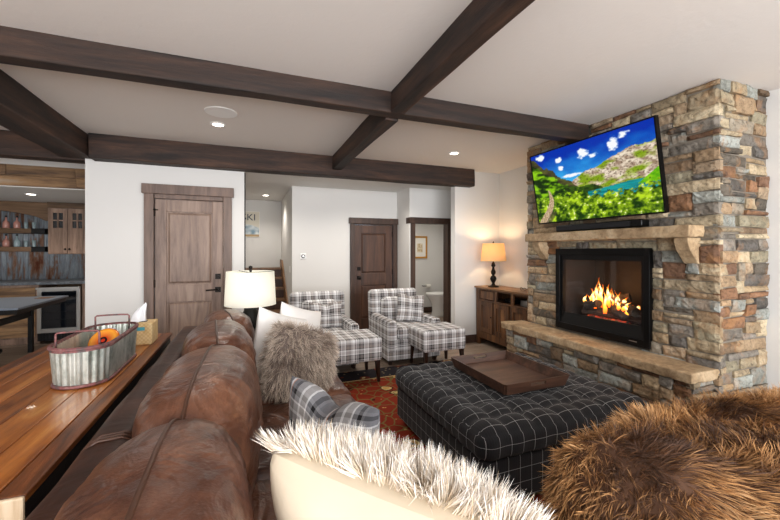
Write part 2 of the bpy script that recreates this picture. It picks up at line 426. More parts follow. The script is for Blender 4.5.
# ------------------------------------------------------------------ room shell
def S(name, mat, boxes, label, cat):
    m = MB()
    for b in boxes: m.box(*b)
    return struct(m.build(name, mat), label, cat)
S('floor', M['floor'], [(-5, 4.5, -2.7, 8.4, -.1, 0)], 'grey brown wood plank floor', 'floor')
S('ceiling', M['ceil'], [(-5, 3.9, -2.7, 5.05, H, H + .1), (-5, -1.56, 5.05, 5.84, H, H + .1)], 'textured pale plaster living room ceiling', 'ceiling')
S('ceiling_hall', M['wall'], [(-1.5, 4.5, 5.05, 8.3, 2.48, 2.6)], 'lower white ceiling over the hall behind the dark beam', 'ceiling')
S('ceiling_bar', M['wall'], [(-5, -1.63, 5.96, 7.8, 2.2, 2.3)], 'low white soffit with a downlight over the bar', 'ceiling')
S('wall_header_bar', M['wall'], [(-5, -1.63, 5.84, 5.96, 2.2, H)], 'white wall band above the reclaimed boards of the bar', 'wall')
S('wall_right', M['wall'], [(3.79, 3.9, -2.7, 4.9, 0, H), (3.79, 3.9, 5.02, 5.65, 0, 2.48)], 'white wall right of the stone chimney', 'wall')
S('wall_back_right', M['wall'], [(2.97, 3.9, 4.9, 5.02, 0, H)], 'white wall behind the rustic cabinet and amber lamp', 'wall')
S('wall_header_hall', M['wall'], [(-.02, 2.97, 4.95, 5.05, 2.44, H)], 'short white wall hidden above the dark wall beam', 'wall')
# door wall with an opening for the near door
S('wall_back_left', M['wall'], [(-1.63, -1.0, 4.95, 5.07, 0, H), (-.24, -.02, 4.95, 5.07, 0, H), (-1.0, -.24, 4.95, 5.07, 2.05, H), (-1.63, -1.5, 5.07, 7.8, 0, H)], 'white wall around the weathered panelled door', 'wall')
S('wall_hall_left', M['wall'], [(-.72, -.6, 5.07, 8.2, 0, 2.48)], 'hidden left wall of the stair hall', 'wall')
S('wall_hall_back', M['wall'], [(-.72, .82, 8.2, 8.3, 0, 2.48)], 'white wall at the end of the stair hall with the poster', 'wall')
S('wall_hall_right', M['wall'], [(.70, .82, 6.32, 8.2, 0, 2.48)], 'white right side wall of the stair hall', 'wall')
S('wall_far', M['wall'], [(.70, 1.74, 6.2, 6.32, 0, 2.48), (2.47, 2.67, 6.2, 6.32, 0, 2.48), (1.74, 2.47, 6.2, 6.32, 1.9, 2.48)], 'white wall around the dark walnut door', 'wall')
S('wall_bath_front', M['wall'], [(2.55, 2.64, 5.65, 5.77, 0, 2.48), (3.27, 4.5, 5.65, 5.77, 0, 2.48), (2.64, 3.27, 5.65, 5.77, 1.9, 2.48), (2.55, 2.67, 5.77, 6.2, 0, 2.48)], 'white wall around the open washroom doorway', 'wall')
S('wall_bath_inside', M['wall'], [(2.55, 4.5, 7.65, 7.75, 0, 2.48), (4.4, 4.5, 5.77, 7.65, 0, 2.48), (2.55, 2.67, 6.32, 7.65, 0, 2.48)], 'white washroom wall seen through the doorway', 'wall')
S('wall_bar_back', M['barwood'], [(-5, -1.5, 7.8, 7.9, 0, 2.3)], 'wood panelled back wall of the bar', 'wall')
S('wall_left', M['wall'], [(-5.1, -5, -2.7, 7.9, 0, H)], 'white wall on the far left of the room', 'wall')
# rear wall with windows (behind the camera)
S('wall_rear', M['wall'], [(-5, 3.9, -2.8, -2.7, 0, .3), (-5, 3.9, -2.8, -2.7, 2.45, H), (-5, -3.2, -2.8, -2.7, .3, 2.45), (-.3, .1, -2.8, -2.7, .3, 2.45), (3.3, 3.9, -2.8, -2.7, .3, 2.45)], 'white rear wall holding the big windows', 'wall')
for i, (a, b) in enumerate([(-3.2, -.3), (.1, 3.3)]):
    m = MB()
    for d in [(a, b, -2.79, -2.72, .3, .36), (a, b, -2.79, -2.72, 2.39, 2.45), (a, a + .06, -2.79, -2.72, .36, 2.39), (b - .06, b, -2.79, -2.72, .36, 2.39), ((a + b) / 2 - .03, (a + b) / 2 + .03, -2.79, -2.72, .36, 2.39)]: m.box(*d)
    w = struct(m.build('window_%d' % (i + 1), M['dark_trim']), 'tall dark framed window in the rear wall, ' + ('left' if i == 0 else 'right') + ' one', 'window')
    bx('pane', M['glass'], (a + .06, b - .06, -2.757, -2.75, .36, 2.39), w)
# baseboards
S('baseboard_back_right', M['base'], [(2.955, 3.79, 4.885, 4.9, 0, .12), (2.955, 2.97, 4.9, 5.02, 0, .12)], 'dark wood baseboard behind the rustic cabinet', 'baseboard')
S('baseboard_back_left', M['base'], [(-1.63, -1.085, 4.935, 4.95, 0, .12), (-.175, -.02, 4.935, 4.95, 0, .12)], 'dark wood baseboard beside the weathered door', 'baseboard')
S('baseboard_far', M['base'], [(.70, 1.66, 6.185, 6.2, 0, .12)], 'dark wood baseboard left of the walnut door', 'baseboard')
S('baseboard_right', M['base'], [(3.775, 3.79, -2.7, 1.6, 0, .12)], 'dark wood baseboard along the right wall', 'baseboard')
S('baseboard_bath', M['base'], [(2.67, 4.4, 7.635, 7.65, 0, .13)], 'dark wood baseboard inside the washroom', 'baseboard')
S('trim_1', M['bronze'], [(-.02, -.005, 4.96, 5.06, .0, 2.40)], 'thin dark metal strip on the end of the door wall', 'trim')

# doors
def panel_door(n, x0, x1, y, ztop, matd, matt, hx, hz, lever, lab, hd0, hd1, cas):
    d = bpy.data.objects.new('door_%d' % n, None); COL.objects.link(d); d.location = ((x0 + x1) / 2, y, 0); struct(d, lab, 'door')
    W = x1 - x0; ox = (x0 + x1) / 2
    m = MB(); st = .115
    # leaf recessed: stiles, rails, raised panels
    zt = ztop; zm = hz - .02
    m.box(-W / 2, -W / 2 + st, .02, .06, .01, zt); m.box(W / 2 - st, W / 2, .02, .06, .01, zt)
    m.box(-W / 2 + st, W / 2 - st, .02, .06, zt - .14, zt); m.box(-W / 2 + st, W / 2 - st, .02, .06, zm - .11, zm + .09); m.box(-W / 2 + st, W / 2 - st, .02, .06, .01, .24)
    m.build('door_leaf', matd, d, bevel=.003)
    for z0, z1 in ((zm + .09, zt - .14), (.24, zm - .11)):
        p = MB(); a, b = -W / 2 + st, W / 2 - st; e = .035
        p.box(a, b, .042, .056, z0, z1)
        q = [(a + e, z0 + e), (b - e, z0 + e), (b - e, z1 - e), (a + e, z1 - e)]
        o = [(a + .012, z0 + .012), (b - .012, z0 + .012), (b - .012, z1 - .012), (a + .012, z1 - .012)]
        v = [(x, .044, z) for x, z in o] + [(x, .026, z) for x, z in q]
        p.add(v, [(4, 5, 6, 7)] + [(i, (i + 1) % 4, (i + 1) % 4 + 4, i + 4) for i in range(4)])
        p.build('panel', matd, d)
    f = MB()
    f.box(-W / 2 - cas, -W / 2 - .006, -.03, .07, 0, hd0); f.box(W / 2 + .006, W / 2 + cas, -.03, .07, 0, hd0)
    f.build('casing', matt, d, bevel=.004)
    k = MB(); k.box(-W / 2 - cas - .022, W / 2 + cas + .022, -.042, .07, hd0, hd1); k.box(-W / 2, W / 2, -.01, .07, zt + .004, hd0)
    k.build('header', matt, d, bevel=.004)
    h = MB(); hx -= ox
    h.box(hx - .032, hx + .032, .008, .02, hz - .035, hz + .03)
    if lever: h.tube([(hx, .005, hz), (hx, -.03, hz), (hx - .03, -.035, hz), (hx - .13, -.035, hz - .004)], .009)
    else: h.tube([(hx, .015, hz), (hx, -.01, hz), (hx, -.02, hz), (hx, -.045, hz), (hx, -.05, hz)], [.01, .01, .027, .027, .012], 12)
    h.build('door_handle', M['bronze'], d)
    b = MB(); b.box(hx - .03, hx + .03, .008, .02, hz + .125, hz + .19); b.tube([(hx, .01, hz + .157), (hx, -.012, hz + .157)], .018, 12); b.build('deadbolt', M['bronze'], d)
    for z in (.25, 1.0, zt - .2):
        g = MB(); s = -1 if hx > 0 else 1
        g.tube([(s * (W / 2 + .002), .012, z), (s * (W / 2 + .002), .012, z + .09)], .008, 8); g.build('hinge', M['bronze'], d)
    if lever:
        g = MB(); g.tube([(-W / 2 - .01, -.035, zt - .13), (-W / 2 + .04, -.04, zt - .13)], .006); g.build('door_stop', M['bronze'], d)
    return d
panel_door(1, -.976, -.262, 4.93, 2.02, M['door_grey'], M['door_trim'], -.317, .955, True, 'weathered grey brown two panel door left of the hall', 2.075, 2.185, .10)
panel_door(2, 1.755, 2.452, 6.18, 1.875, M['door_dark'], M['dark_trim'], 1.83, .955, False, 'dark walnut two panel door with two round locks', 1.895, 1.995, .085)
# washroom door frame
d3 = bpy.data.objects.new('door_3', None); COL.objects.link(d3); d3.location = (2.9, 5.65, 0); struct(d3, 'dark wood framed open washroom doorway', 'door')
m = MB(); m.box(-.335, -.255, -.03, .13, 0, 1.885); m.box(.365, .455, -.03, .13, 0, 1.885); m.build('casing', M['dark_trim'], d3, bevel=.003)
m = MB(); m.box(-.36, .48, -.042, .13, 1.885, 1.985); m.build('header', M['dark_trim'], d3, bevel=.003)

# ------------------------------------------------------------------ beams
def beam(name, d, mat, label, jitter=.006):
    x0, x1, y0, y1, z0, z1 = d
    cx, cy, cz = (x0 + x1) / 2, (y0 + y1) / 2, (z0 + z1) / 2
    m = MB()
    def disp(p, n): return jitter * noise.noise(Vector((p.x * 2 + cx, p.y * 2 + cy, p.z * 6))) - .001
    m.rbox(0, 0, 0, x1 - x0, y1 - y0, z1 - z0, .014, .12, disp)
    o = m.build(name, mat, loc=(cx, cy, cz)); return tag(o, label, 'beam', None)
beam('ceiling_beam', (-4.9, 3.14, 2.672, 2.795, 2.495, 2.665), M['beam'], 'dark rough ceiling beam running left to right and ending at the stone chimney')
beam('ceiling_beam', (1.045, 1.165, -2.6, 2.672, 2.493, 2.665), M['beam_y'], 'dark ceiling beam coming toward the viewer at upper right of the crossing')
beam('ceiling_beam', (1.045, 1.165, 2.795, 4.74, 2.478, 2.665), M['beam_y'], 'short dark ceiling beam between the crossing and the wall beam')
beam('ceiling_beam', (-1.545, 3.24, 4.76, 4.945, 2.40, 2.665), M['beam'], 'dark beam along the top of the door wall')
beam('ceiling_beam', (-1.84, -1.56, 2.8, 4.94, 2.42, 2.665), M['beam_y'], 'dark ceiling beam at upper left over the way to the bar')
beam('ceiling_beam', (-4.9, -1.63, 4.95, 5.14, 2.40, 2.66), M['beam'], 'dark beam over the bar opening at far left')

# downlights
def downlight(x, y, z, label, power=25, spot=True, r=.05, size=2.4, blend=.8):
    t = thing('recessed_downlight', label, 'ceiling light', (x, y, z))
    m = MB(); m.lathe([(r * 1.45, 0), (r * 1.45, -.006), (r * 1.02, -.009), (r, -.003), (r, 0)], seg=28); m.build('trim_ring', M['offwhite'], t, smooth=False)
    m = MB(); m.lathe([(r * .98, -.001), (r * .98, -.004)], seg=28); m.build('lens', M['bulb'], t)
    L = bpy.data.lights.new('downlight_lamp', 'SPOT'); L.energy = power; L.spot_size = size; L.spot_blend = blend; L.color = (1, .93, .84); L.shadow_soft_size = .06
    o = bpy.data.objects.new('downlight_lamp', L); COL.objects.link(o); o.parent = t; o.location = (0, 0, -.03)
    return t
downlight(-.255, 3.98, H, 'recessed ceiling downlight below the round ceiling speaker', 45)
downlight(2.453, 4.069, H, 'recessed ceiling downlight near the stone chimney', 45)
downlight(.348, 7.4, 2.48, 'recessed downlight in the stair hall ceiling before the poster', 40)
downlight(-2.74, 6.5, 2.2, 'recessed downlight in the bar soffit', 55)
def lamp(kind, loc, energy, color=(1, 1, 1), rot=(0, 0, 0), sx=1, sy=1, size=.1, name='daylight'):
    L = bpy.data.lights.new(name, kind); L.energy = energy; L.color = color
    if kind == 'AREA': L.shape = 'RECTANGLE'; L.size = sx; L.size_y = sy
    else: L.shadow_soft_size = size
    o = bpy.data.objects.new(name, L); COL.objects.link(o); o.location = loc; o.rotation_euler = rot; return o

sp = MB(); sp.lathe([(.135, 0), (.135, -.006), (.128, -.009), (0.002, -.009)], seg=40)
tag(sp.build('ceiling_speaker', M['offwhite'], smooth=False, loc=(-.208, 3.623, H)), 'round white in-ceiling speaker grille', 'speaker')

# ------------------------------------------------------------------ stone fireplace
PAL = ['b8a082', 'cdbb9c', 'a39a8a', '969087', 'b39a7c', '8a6a55', '9a7458', 'a9aea8', 'b5bbb6', '75716c', 'd3c4a6', 'b5a188', 'a19b92', '8d7862', 'c0aa8a', '6d665c', 'c8b79a', 'b0a890']
def stone_face(mb, W, Ht, frame, masks=(), cell=.044, seed=1, quoin=None):
    """frame(u,v,d)->xyz ; u along width, v up, d outward"""
    R = random.Random(seed)
    nu, nv = round(W / cell), round(Ht / cell); cu, cv = W / nu, Ht / nv
    occ = [[False] * nv for _ in range(nu)]
    for (u0, u1, v0, v1) in masks:
        for i in range(nu):
            for j in range(nv):
                if u0 < (i + .5) * cu < u1 and v0 < (j + .5) * cv < v1: occ[i][j] = True
    for j in range(nv):
        for i in range(nu):
            if occ[i][j]: continue
            hh = R.choice([1, 1, 2, 2, 2, 2, 3]); ww = R.choice([3, 4, 4, 5, 6, 7, 8, 9]) if hh < 3 else R.choice([2, 3, 4, 5])
            hh = min(hh, nv - j); w = 0
            while i + w < nu and w < ww and not occ[i + w][j]: w += 1
            # avoid slivers of one cell
            k = i + w
            if k < nu and not occ[k][j] and (k + 1 >= nu or occ[k + 1][j]): w += 1
            h = 1
            while h < hh and all(not occ[i + q][j + h] for q in range(w)): h += 1
            for q in range(w):
                for p in range(h): occ[i + q][j + p] = True
            g = .004
            u0, u1, v0, v1 = i * cu + g, (i + w) * cu - g, j * cv + g, (j + h) * cv - g
            J = lambda: R.uniform(-.007, .007)
            edge = lambda u: 0 if (u < .02 or u > W - .02) else 1
            P = [(u0 + J() * edge(u0), v0 + J()), (u1 + J() * edge(u1), v0 + J()), (u1 + J() * edge(u1), v1 + J()), (u0 + J() * edge(u0), v1 + J())]
            d0 = R.uniform(-.008, .02); c = R.choice(PAL); cc = lin(c); k = R.uniform(.75, 1.2); cc = (min(1, cc[0] * k), min(1, cc[1] * k), min(1, cc[2] * k))
            a, b = max(3, int((u1 - u0) / .022)), max(3, int((v1 - v0) / .018))
            tu, tv = R.uniform(-.012, .012), R.uniform(-.012, .012)
            vs = []; fs = []
            for y in range(-1, b + 2):
                for x in range(-1, a + 2):
                    s = max(0, min(a, x)) / a; t = max(0, min(b, y)) / b
                    pu = (P[0][0] * (1 - s) + P[1][0] * s) * (1 - t) + (P[3][0] * (1 - s) + P[2][0] * s) * t
                    pv = (P[0][1] * (1 - s) + P[1][1] * s) * (1 - t) + (P[3][1] * (1 - s) + P[2][1] * s) * t
                    if x < 0 or y < 0 or x > a or y > b: dd = -.045
                    else:
                        dd = d0 + .010 * noise.noise(Vector((pu * 14, pv * 20, seed * 3 + i))) + .005 * noise.noise(Vector((pu * 45, pv * 45, i))) + tu * (s - .5) + tv * (t - .5)
                        if x in (0, a) or y in (0, b): dd -= .010
                    vs.append(frame(pu, pv, dd))
            n = a + 3
            for y in range(b + 2):
                for x in range(a + 2):
                    fs.append((y * n + x, y * n + x + 1, (y + 1) * n + x + 1, (y + 1) * n + x))
            mb.add(vs, fs, cc)
FX, FY0, FY1 = 3.16, 1.61, 3.56
fp = thing('stone_fireplace', 'floor to ceiling stacked stone fireplace with raised hearth on the right', 'fireplace', (0, 0, 0))
m = MB()
m.box(FX + .02, 3.79, FY0 + .02, 2.10, 0, H); m.box(FX + .02, 3.79, 3.07, FY1 - .02, 0, H)
m.box(FX + .02, 3.79, 2.10, 3.07, 1.44, H); m.box(FX + .02, 3.79, 2.10, 3.07, 0, .58); m.box(3.66, 3.79, 2.10, 3.07, .58, 1.44)
m.box(2.93, FX + .02, 1.66, 3.60, 0, .49)
m.build('mortar_core', M['mortar'], fp)
m = MB()
stone_face(m, FY1 - FY0, H, lambda u, v, d: (FX - d, FY0 + u, v), masks=[(2.10 - FY0, 3.07 - FY0, .56, 1.44)], seed=3)
stone_face(m, .61, H, lambda u, v, d: (3.775 - u, FY0 - d + .002, v), seed=11)
stone_face(m, .61, H, lambda u, v, d: (FX + .005 + u, FY1 + d - .002, v), seed=12)
m.build('stone_cladding', M['stone'], fp)
m = MB()
stone_face(m, 1.98, .50, lambda u, v, d: (2.905 - d, 1.64 + u, v), seed=21)
stone_face(m, .25, .50, lambda u, v, d: (2.905 + .25 - u, 1.64 - d, v), seed=22)
stone_face(m, .25, .50, lambda u, v, d: (2.905 + u, 3.62 + d, v), seed=23)
m.build('hearth_stonework', M['stone'], fp)
def rough(a, seed=0, top=.3):
    def f(p, n):
        k = a * (top if n.z > .9 else 1)
        return k * (noise.noise(Vector((p.x * 9, p.y * 9, p.z * 14 + seed))) + .6 * noise.noise(Vector((p.x * 25, p.y * 25, p.z * 30 + seed))))
    return f
m = MB(); m.rbox(3.015, 2.645, .532, .31, 2.05, .076, .012, .025, rough(.010, 3, .25)); m.build('hearth_slab', M['slab'], fp, smooth=True)
mt = MB(); mt.rbox(3.07, 2.55, 1.568, .18, 1.69, .088, .010, .025, rough(.008, 8, .3)); mt = mt.build('mantel_shelf', M['slab'], fp, smooth=True)
for y in (1.785, 3.27):
    m = MB(); pr = [(3.17, 1.52), (3.02, 1.52), (3.02, 1.485), (3.045, 1.43), (3.10, 1.37), (3.14, 1.325), (3.17, 1.32)]
    m.prism(pr, y - .05, y + .05, 'Y'); m.build('corbel', M['slab'], mt, bevel=.006)
# gas insert
fb = MB(); x = 3.125
for d in [(x, x + .07, 2.085, 2.135, .60, 1.445), (x, x + .07, 3.035, 3.085, .60, 1.445), (x, x + .07, 2.135, 3.035, 1.375, 1.445), (x, x + .07, 2.135, 3.035, .60, .665)]: fb.box(*d)
fb = fb.build('firebox_frame', M['black'], fp, bevel=.003)
m = MB()
for d in [(x + .02, x + .055, 2.135, 2.165, .665, 1.375), (x + .02, x + .055, 3.005, 3.035, .665, 1.375), (x + .02, x + .055, 2.165, 3.005, 1.33, 1.375)]: m.box(*d)
m.prism([(x + .008, .665), (x + .05, .665), (x + .05, .775), (x + .03, .775)], 2.135, 3.035, 'Y')
m.build('door_frame', M['blackmetal'], fb)
m = MB(); m.box(x + .004, x + .012, 2.50, 2.62, 1.405, 1.413); m.build('vent_slot', M['steel'], fb)
m = MB(); m.box(x - .002, x, 2.19, 2.26, .635, .642); m.build('maker_badge', M['steel'], fb)
bx('glass', M['glass'], (x + .04, x + .044, 2.165, 3.005, .775, 1.33), fb)
m = MB()
m.box(3.62, 3.65, 2.16, 3.01, .60, 1.42); m.box(x + .06, 3.62, 2.11, 2.16, .60, 1.42); m.box(x + .06, 3.62, 3.01, 3.06, .60, 1.42); m.box(x + .06, 3.62, 2.16, 3.01, 1.37, 1.42); m.box(x + .06, 3.62, 2.16, 3.01, .60, .70)
m.build('firebox_lining', M['fireliner'], fb)
def log(p0, p1, r, seed, mat='log', name='log'):
    P0, P1 = Vector(p0), Vector(p1); n = 9; path = []; rr = []
    for i in range(n):
        t = i / (n - 1); q = P0.lerp(P1, t) + Vector((0, 0, .012 * noise.noise(Vector((seed, t * 3, 0)))))
        path.append(q); rr.append(r * (1 + .25 * noise.noise(Vector((t * 5, seed * 2.3, 1)))))
    m = MB(); m.tube(path, rr, 12); o = m.build(name, M[mat], fb, smooth=False); return o
log((3.40, 2.26, .80), (3.36, 2.92, .79), .055, 1)
log((3.28, 2.38, .745), (3.30, 2.82, .74), .024, 2, 'ember')
log((3.30, 2.32, .86), (3.46, 2.70, .95), .042, 3)
log((3.30, 2.86, .86), (3.45, 2.48, .97), .042, 4)
log((3.27, 2.40, .80), (3.33, 2.62, .90), .036, 5)
log((3.25, 2.66, .90), (3.34, 2.88, .82), .034, 6)
m = MB()
for k in range(16): m.box(3.24, 3.50, 2.28 + k * .04, 2.285 + k * .04, .715, .725)
m.box(3.24, 3.25, 2.26, 2.90, .70, .73); m.build('grate', M['blackmetal'], fb)
R = random.Random(5)
for k in range(34):
    y = 2.34 + .52 * (k + .5) / 34 + R.uniform(-.02, .02); cen = 1 - abs(y - 2.66) / .32
    h = .04 + .25 * max(.0, cen) ** 1.1 * R.uniform(.35, 1.1); w = R.uniform(.009, .022); xx = R.uniform(3.27, 3.38); z0 = .85 + R.uniform(-.05, .05)
    path = []; rr = []; cs = []
    for i in range(12):
        t = i / 11; path.append((xx + .01 * math.sin(t * 5 + k), y + .022 * math.sin(t * 6 + k * 1.7) * t, z0 + h * t)); rr.append(max(.0012, w * (math.sin(PI * min(1, t * .85 + .2)) ** .8) * (1 - t) ** .45))
    m = MB(); m.tube(path, rr, 8, c=0.)
    m.c = [(i // 8 / 11,) * 3 for i in range(len(m.v))]
    m.build('flame', M['flame'], fb, smooth=True)
o = lamp('POINT', (3.3, 2.6, 1.0), 9, (1, .42, .12), size=.08, name='fire_glow'); o.parent = fb

# soundbar + tv
sb = thing('soundbar', 'black soundbar on the stone mantel below the television', 'soundbar', (3.06, 2.52, 1.617))
MB().rbox(0, 0, .036, .10, .90, .062, .012, .05).build('body', M['black'], sb, smooth=True)
MB().box(-.0525, -.0495, -.35, .44, .012, .058).build('grille', plain('speaker_cloth', '151518', .9, bump=.3, bscale=300), sb)
MB().box(-.051, -.047, -.445, -.37, .01, .062).build('end_cap', M['blackmetal'], sb)
tv = thing('television', 'large flat television tilted down above the mantel showing a mountain lake', 'television', (2.966, 2.558, 2.084))
Wt, Ht = 1.335, 1.335 * 9 / 16; pit = .174
# local frame : u -> -Y, v -> up, n -> toward room (-X) pitched down
up = Vector((-math.sin(pit), 0, math.cos(pit))); nn = Vector((-math.cos(pit), 0, -math.sin(pit))); uu = Vector((0, -1, 0))
def tvp(u, v, d): return uu * u + up * v + nn * d
def tvbox(mb, u0, u1, v0, v1, d0, d1):
    v = [tvp(u, w, d) for d in (d0, d1) for w in (v0, v1) for u in (u0, u1)]
    mb.add(v, [(0, 2, 3, 1), (4, 5, 7, 6), (0, 1, 5, 4), (2, 6, 7, 3), (0, 4, 6, 2), (1, 3, 7, 5)])
m = MB(); tvbox(m, -Wt / 2, Wt / 2, -Ht / 2, Ht / 2, -.035, 0)
e = .012
for a in [(-Wt / 2, Wt / 2, Ht / 2 - e, Ht / 2), (-Wt / 2, Wt / 2, -Ht / 2, -Ht / 2 + e * 1.2), (-Wt / 2, -Wt / 2 + e, -Ht / 2, Ht / 2), (Wt / 2 - e, Wt / 2, -Ht / 2, Ht / 2)]: tvbox(m, *a, 0, .006)
m.build('housing', M['black'], tv)
m = MB(); tvbox(m, -.15, .15, -.15, .15, -.10, -.035); m.box(.08, .19, -.12, .12, -.12, .10); m.build('wall_bracket', M['blackmetal'], tv)
def fbm(x, y, z=0, o=4):
    s = 0; a = .5
    for i in range(o): s += a * noise.noise(Vector((x, y, z))); x *= 2; y *= 2; a *= .5
    return s
def mixc(a, b, t): t = max(0, min(1, t)); return tuple(a[i] * (1 - t) + b[i] * t for i in range(3))
def tvcol(u, v):
    n = fbm(u * 6, v * 6); n2 = fbm(u * 22, v * 22, 3); n3 = fbm(u * 60, v * 60, 7, 3)
    sky = mixc((.25, .72, .95), (.0, .20, .66), (v - .5) / .42 + n * .5)
    def cloud(cx, cy, rx, ry, s): return 1 - (((u - cx) / rx) ** 2 + ((v - cy) / ry) ** 2) + n2 * s + n * .8
    cl = max(cloud(.28, .84, .035, .05, 1.6), cloud(.29, .73, .03, .04, 1.6), cloud(.50, .84, .055, .07, 1.8), cloud(.58, .79, .05, .03, 1.6), cloud(.73, .87, .04, .09, 1.8), cloud(.38, .60, .12, .025, 1.5), cloud(.80, .93, .05, .04, 1.8), cloud(.10, .95, .05, .05, 1.5))
    c = mixc(sky, (.97, .98, 1), cl * 1.6 - .1)
    # mountain
    mr = .52 + .235 * max(0, min(1, (u - .37) / .45)) ** .85 + .035 * fbm(u * 9, 2) * 2 + (.0 if u < .8 else (u - .8) * .15)
    if u > .36 and v < mr:
        rock = mixc((.60, .50, .42), (.93, .87, .78), .55 + n2 * 2.2 + n3)
        gr = (.50, .62, .10)
        c = mixc(rock, gr, (fbm(u * 7 + 3, v * 11 + 1, 5) * 2.4 + (.52 - v) * 1.3 + .12) * 1.6)
        if n3 < -.18: c = mixc(c, (.25, .2, .15), .5)
    # left hill
    hl = .95 - 1.18 * u + .02 * math.sin(u * 40) + n2 * .06
    if u < .42 and v < hl:
        c = mixc((.08, .18, .03), (.55, .78, .10), .46 + fbm(u * 9 + v * 5, v * 14, 21) * 3.2 + n2 * .8)
        if v > hl - .09: c = mixc(c, (.30, .24, .2), .75)
    if .30 < u < .62 and v < .47 - (u - .30) * .25 + n * .1: c = mixc((.12, .2, .08), (.25, .38, .08), .5 + n2 * 3)
    # lake
    if u > .50 and .22 < v < .375 + .02 * math.sin(u * 9) and v < .375 + (u - .72) * .05 + .02: c = mixc((.02, .42, .46), (.12, .62, .62), .5 + fbm(u * 5, v * 40) * 2 + (v - .3) * 3)
    if u > .86 and v > .34 and v < .34 + (u - .86) * 1.1: c = mixc((.3, .62, .05), (.55, .8, .1), .5 + n2 * 2)
    fg = .30 + n2 * .16 + n3 * .10 + (.06 if u < .5 else 0) + max(0, (u - .85)) * .25
    if v < fg:
        n4 = fbm(u * 16, v * 13, 11, 5); n5 = fbm(u * 40, v * 30, 15, 3)
        c = mixc((.10, .22, .02), (.74, .88, .16), .50 + n4 * 1.9 + n5 * .9 + (v - fg + .12) * .8)
        if n5 > .22 and n4 > .05: c = (.93, .95, .70)
    px = .075 + .05 * math.sin(v * 7.5 - .6) + v * .12
    if v < .46 and abs(u - px) < .05 * (1 - v * 1.9): c = mixc((.62, .5, .38), (.85, .76, .62), .5 + n3 * 2)
    if abs(u - px - .06) < .03 and v < .14: c = mixc(c, (.35, .3, .25), .6)
    return tuple(max(0, min(1, q)) ** 2.2 for q in c)
R2 = random.Random(3)
m = MB(); NU, NV = 260, 146; vs = []; cs = []; fs = []
for j in range(NV + 1):
    for i in range(NU + 1):
        u, v = i / NU, j / NV; vs.append(tvp((u - .5) * (Wt - 2 * e), (v - .5) * (Ht - 2.2 * e) + .001, .002)); cs.append(tvcol(u, v))
for j in range(NV):
    for i in range(NU): a = j * (NU + 1) + i; fs.append((a, a + 1, a + NU + 2, a + NU + 1))
m.add(vs, fs, cs); m.build('screen', M['tv'], tv)

# ------------------------------------------------------------------ rug
rg = MB(); rg.rbox(0, 0, .006, 2.64, 3.86, .012, .005, .3)
rg = rg.build('area_rug', M['rug'], loc=(1.50, 2.27, 0)); tag(rg, 'red floral oriental rug with dark border under the seating', 'rug')

# ------------------------------------------------------------------ tufted ottoman
ot = thing('tufted_ottoman', 'big square charcoal windowpane ottoman with tufted top, carrying the tray', 'ottoman', (1.80, 2.235, .012))
OX, OY = 1.30, 1.24
m = MB(); m.rbox(0, 0, .17, OX - .03, OY - .03, .25, .02, .05); m.build('base', M['windowpane'], ot, smooth=True, uvbox=True)
nt = 7
def tuft(p, n):
    sx, sy = OX / nt, OY / nt
    ax = abs(math.sin(PI * (p.x + OX / 2) / sx)); ay = abs(math.sin(PI * (p.y + OY / 2) / sy))
    if n.z > .6:
        k = (ax * ay) ** .38
        ex = min(1, max(0, (OX / 2 - abs(p.x)) / .09)) * min(1, max(0, (OY / 2 - abs(p.y)) / .09))
        return (.034 * k - .006) * (.35 + .65 * ex)
    if abs(n.z) <= .6:
        s = ay if abs(n.x) > abs(n.y) else ax
        t = max(0, (p.z + .02) / .1)
        return .012 + .007 * s ** .5 * min(1, max(0, t)) + .003 * math.sin(40 * (p.y if abs(n.x) > abs(n.y) else p.x))
    return 0
m = MB(); m.rbox(0, 0, .362, OX, OY, .155, .062, .021, tuft); m.build('tufted_top', M['windowpane'], ot, smooth=True, uvbox=True)
for i in range(1, nt):
    for j in range(1, nt):
        m = MB(); m.rbox(-OX / 2 + i * OX / nt, -OY / 2 + j * OY / nt, .436, .026, .026, .012, .006, .02); m.build('tufting_button', M['windowpane'], ot, smooth=True, uvbox=True)
for sx in (-1, 1):
    for sy in (-1, 1):
        m = MB(); m.lathe([(.02, 0), (.028, .05)], sx * .56, sy * .54, 12); m.build('leg', M['legwood'], ot)

# tray (rotated square tray)
tr = thing('serving_tray', 'square dark walnut tray with slanted sides on the tufted ottoman', 'tray', (1.81, 2.265, .492), 0)
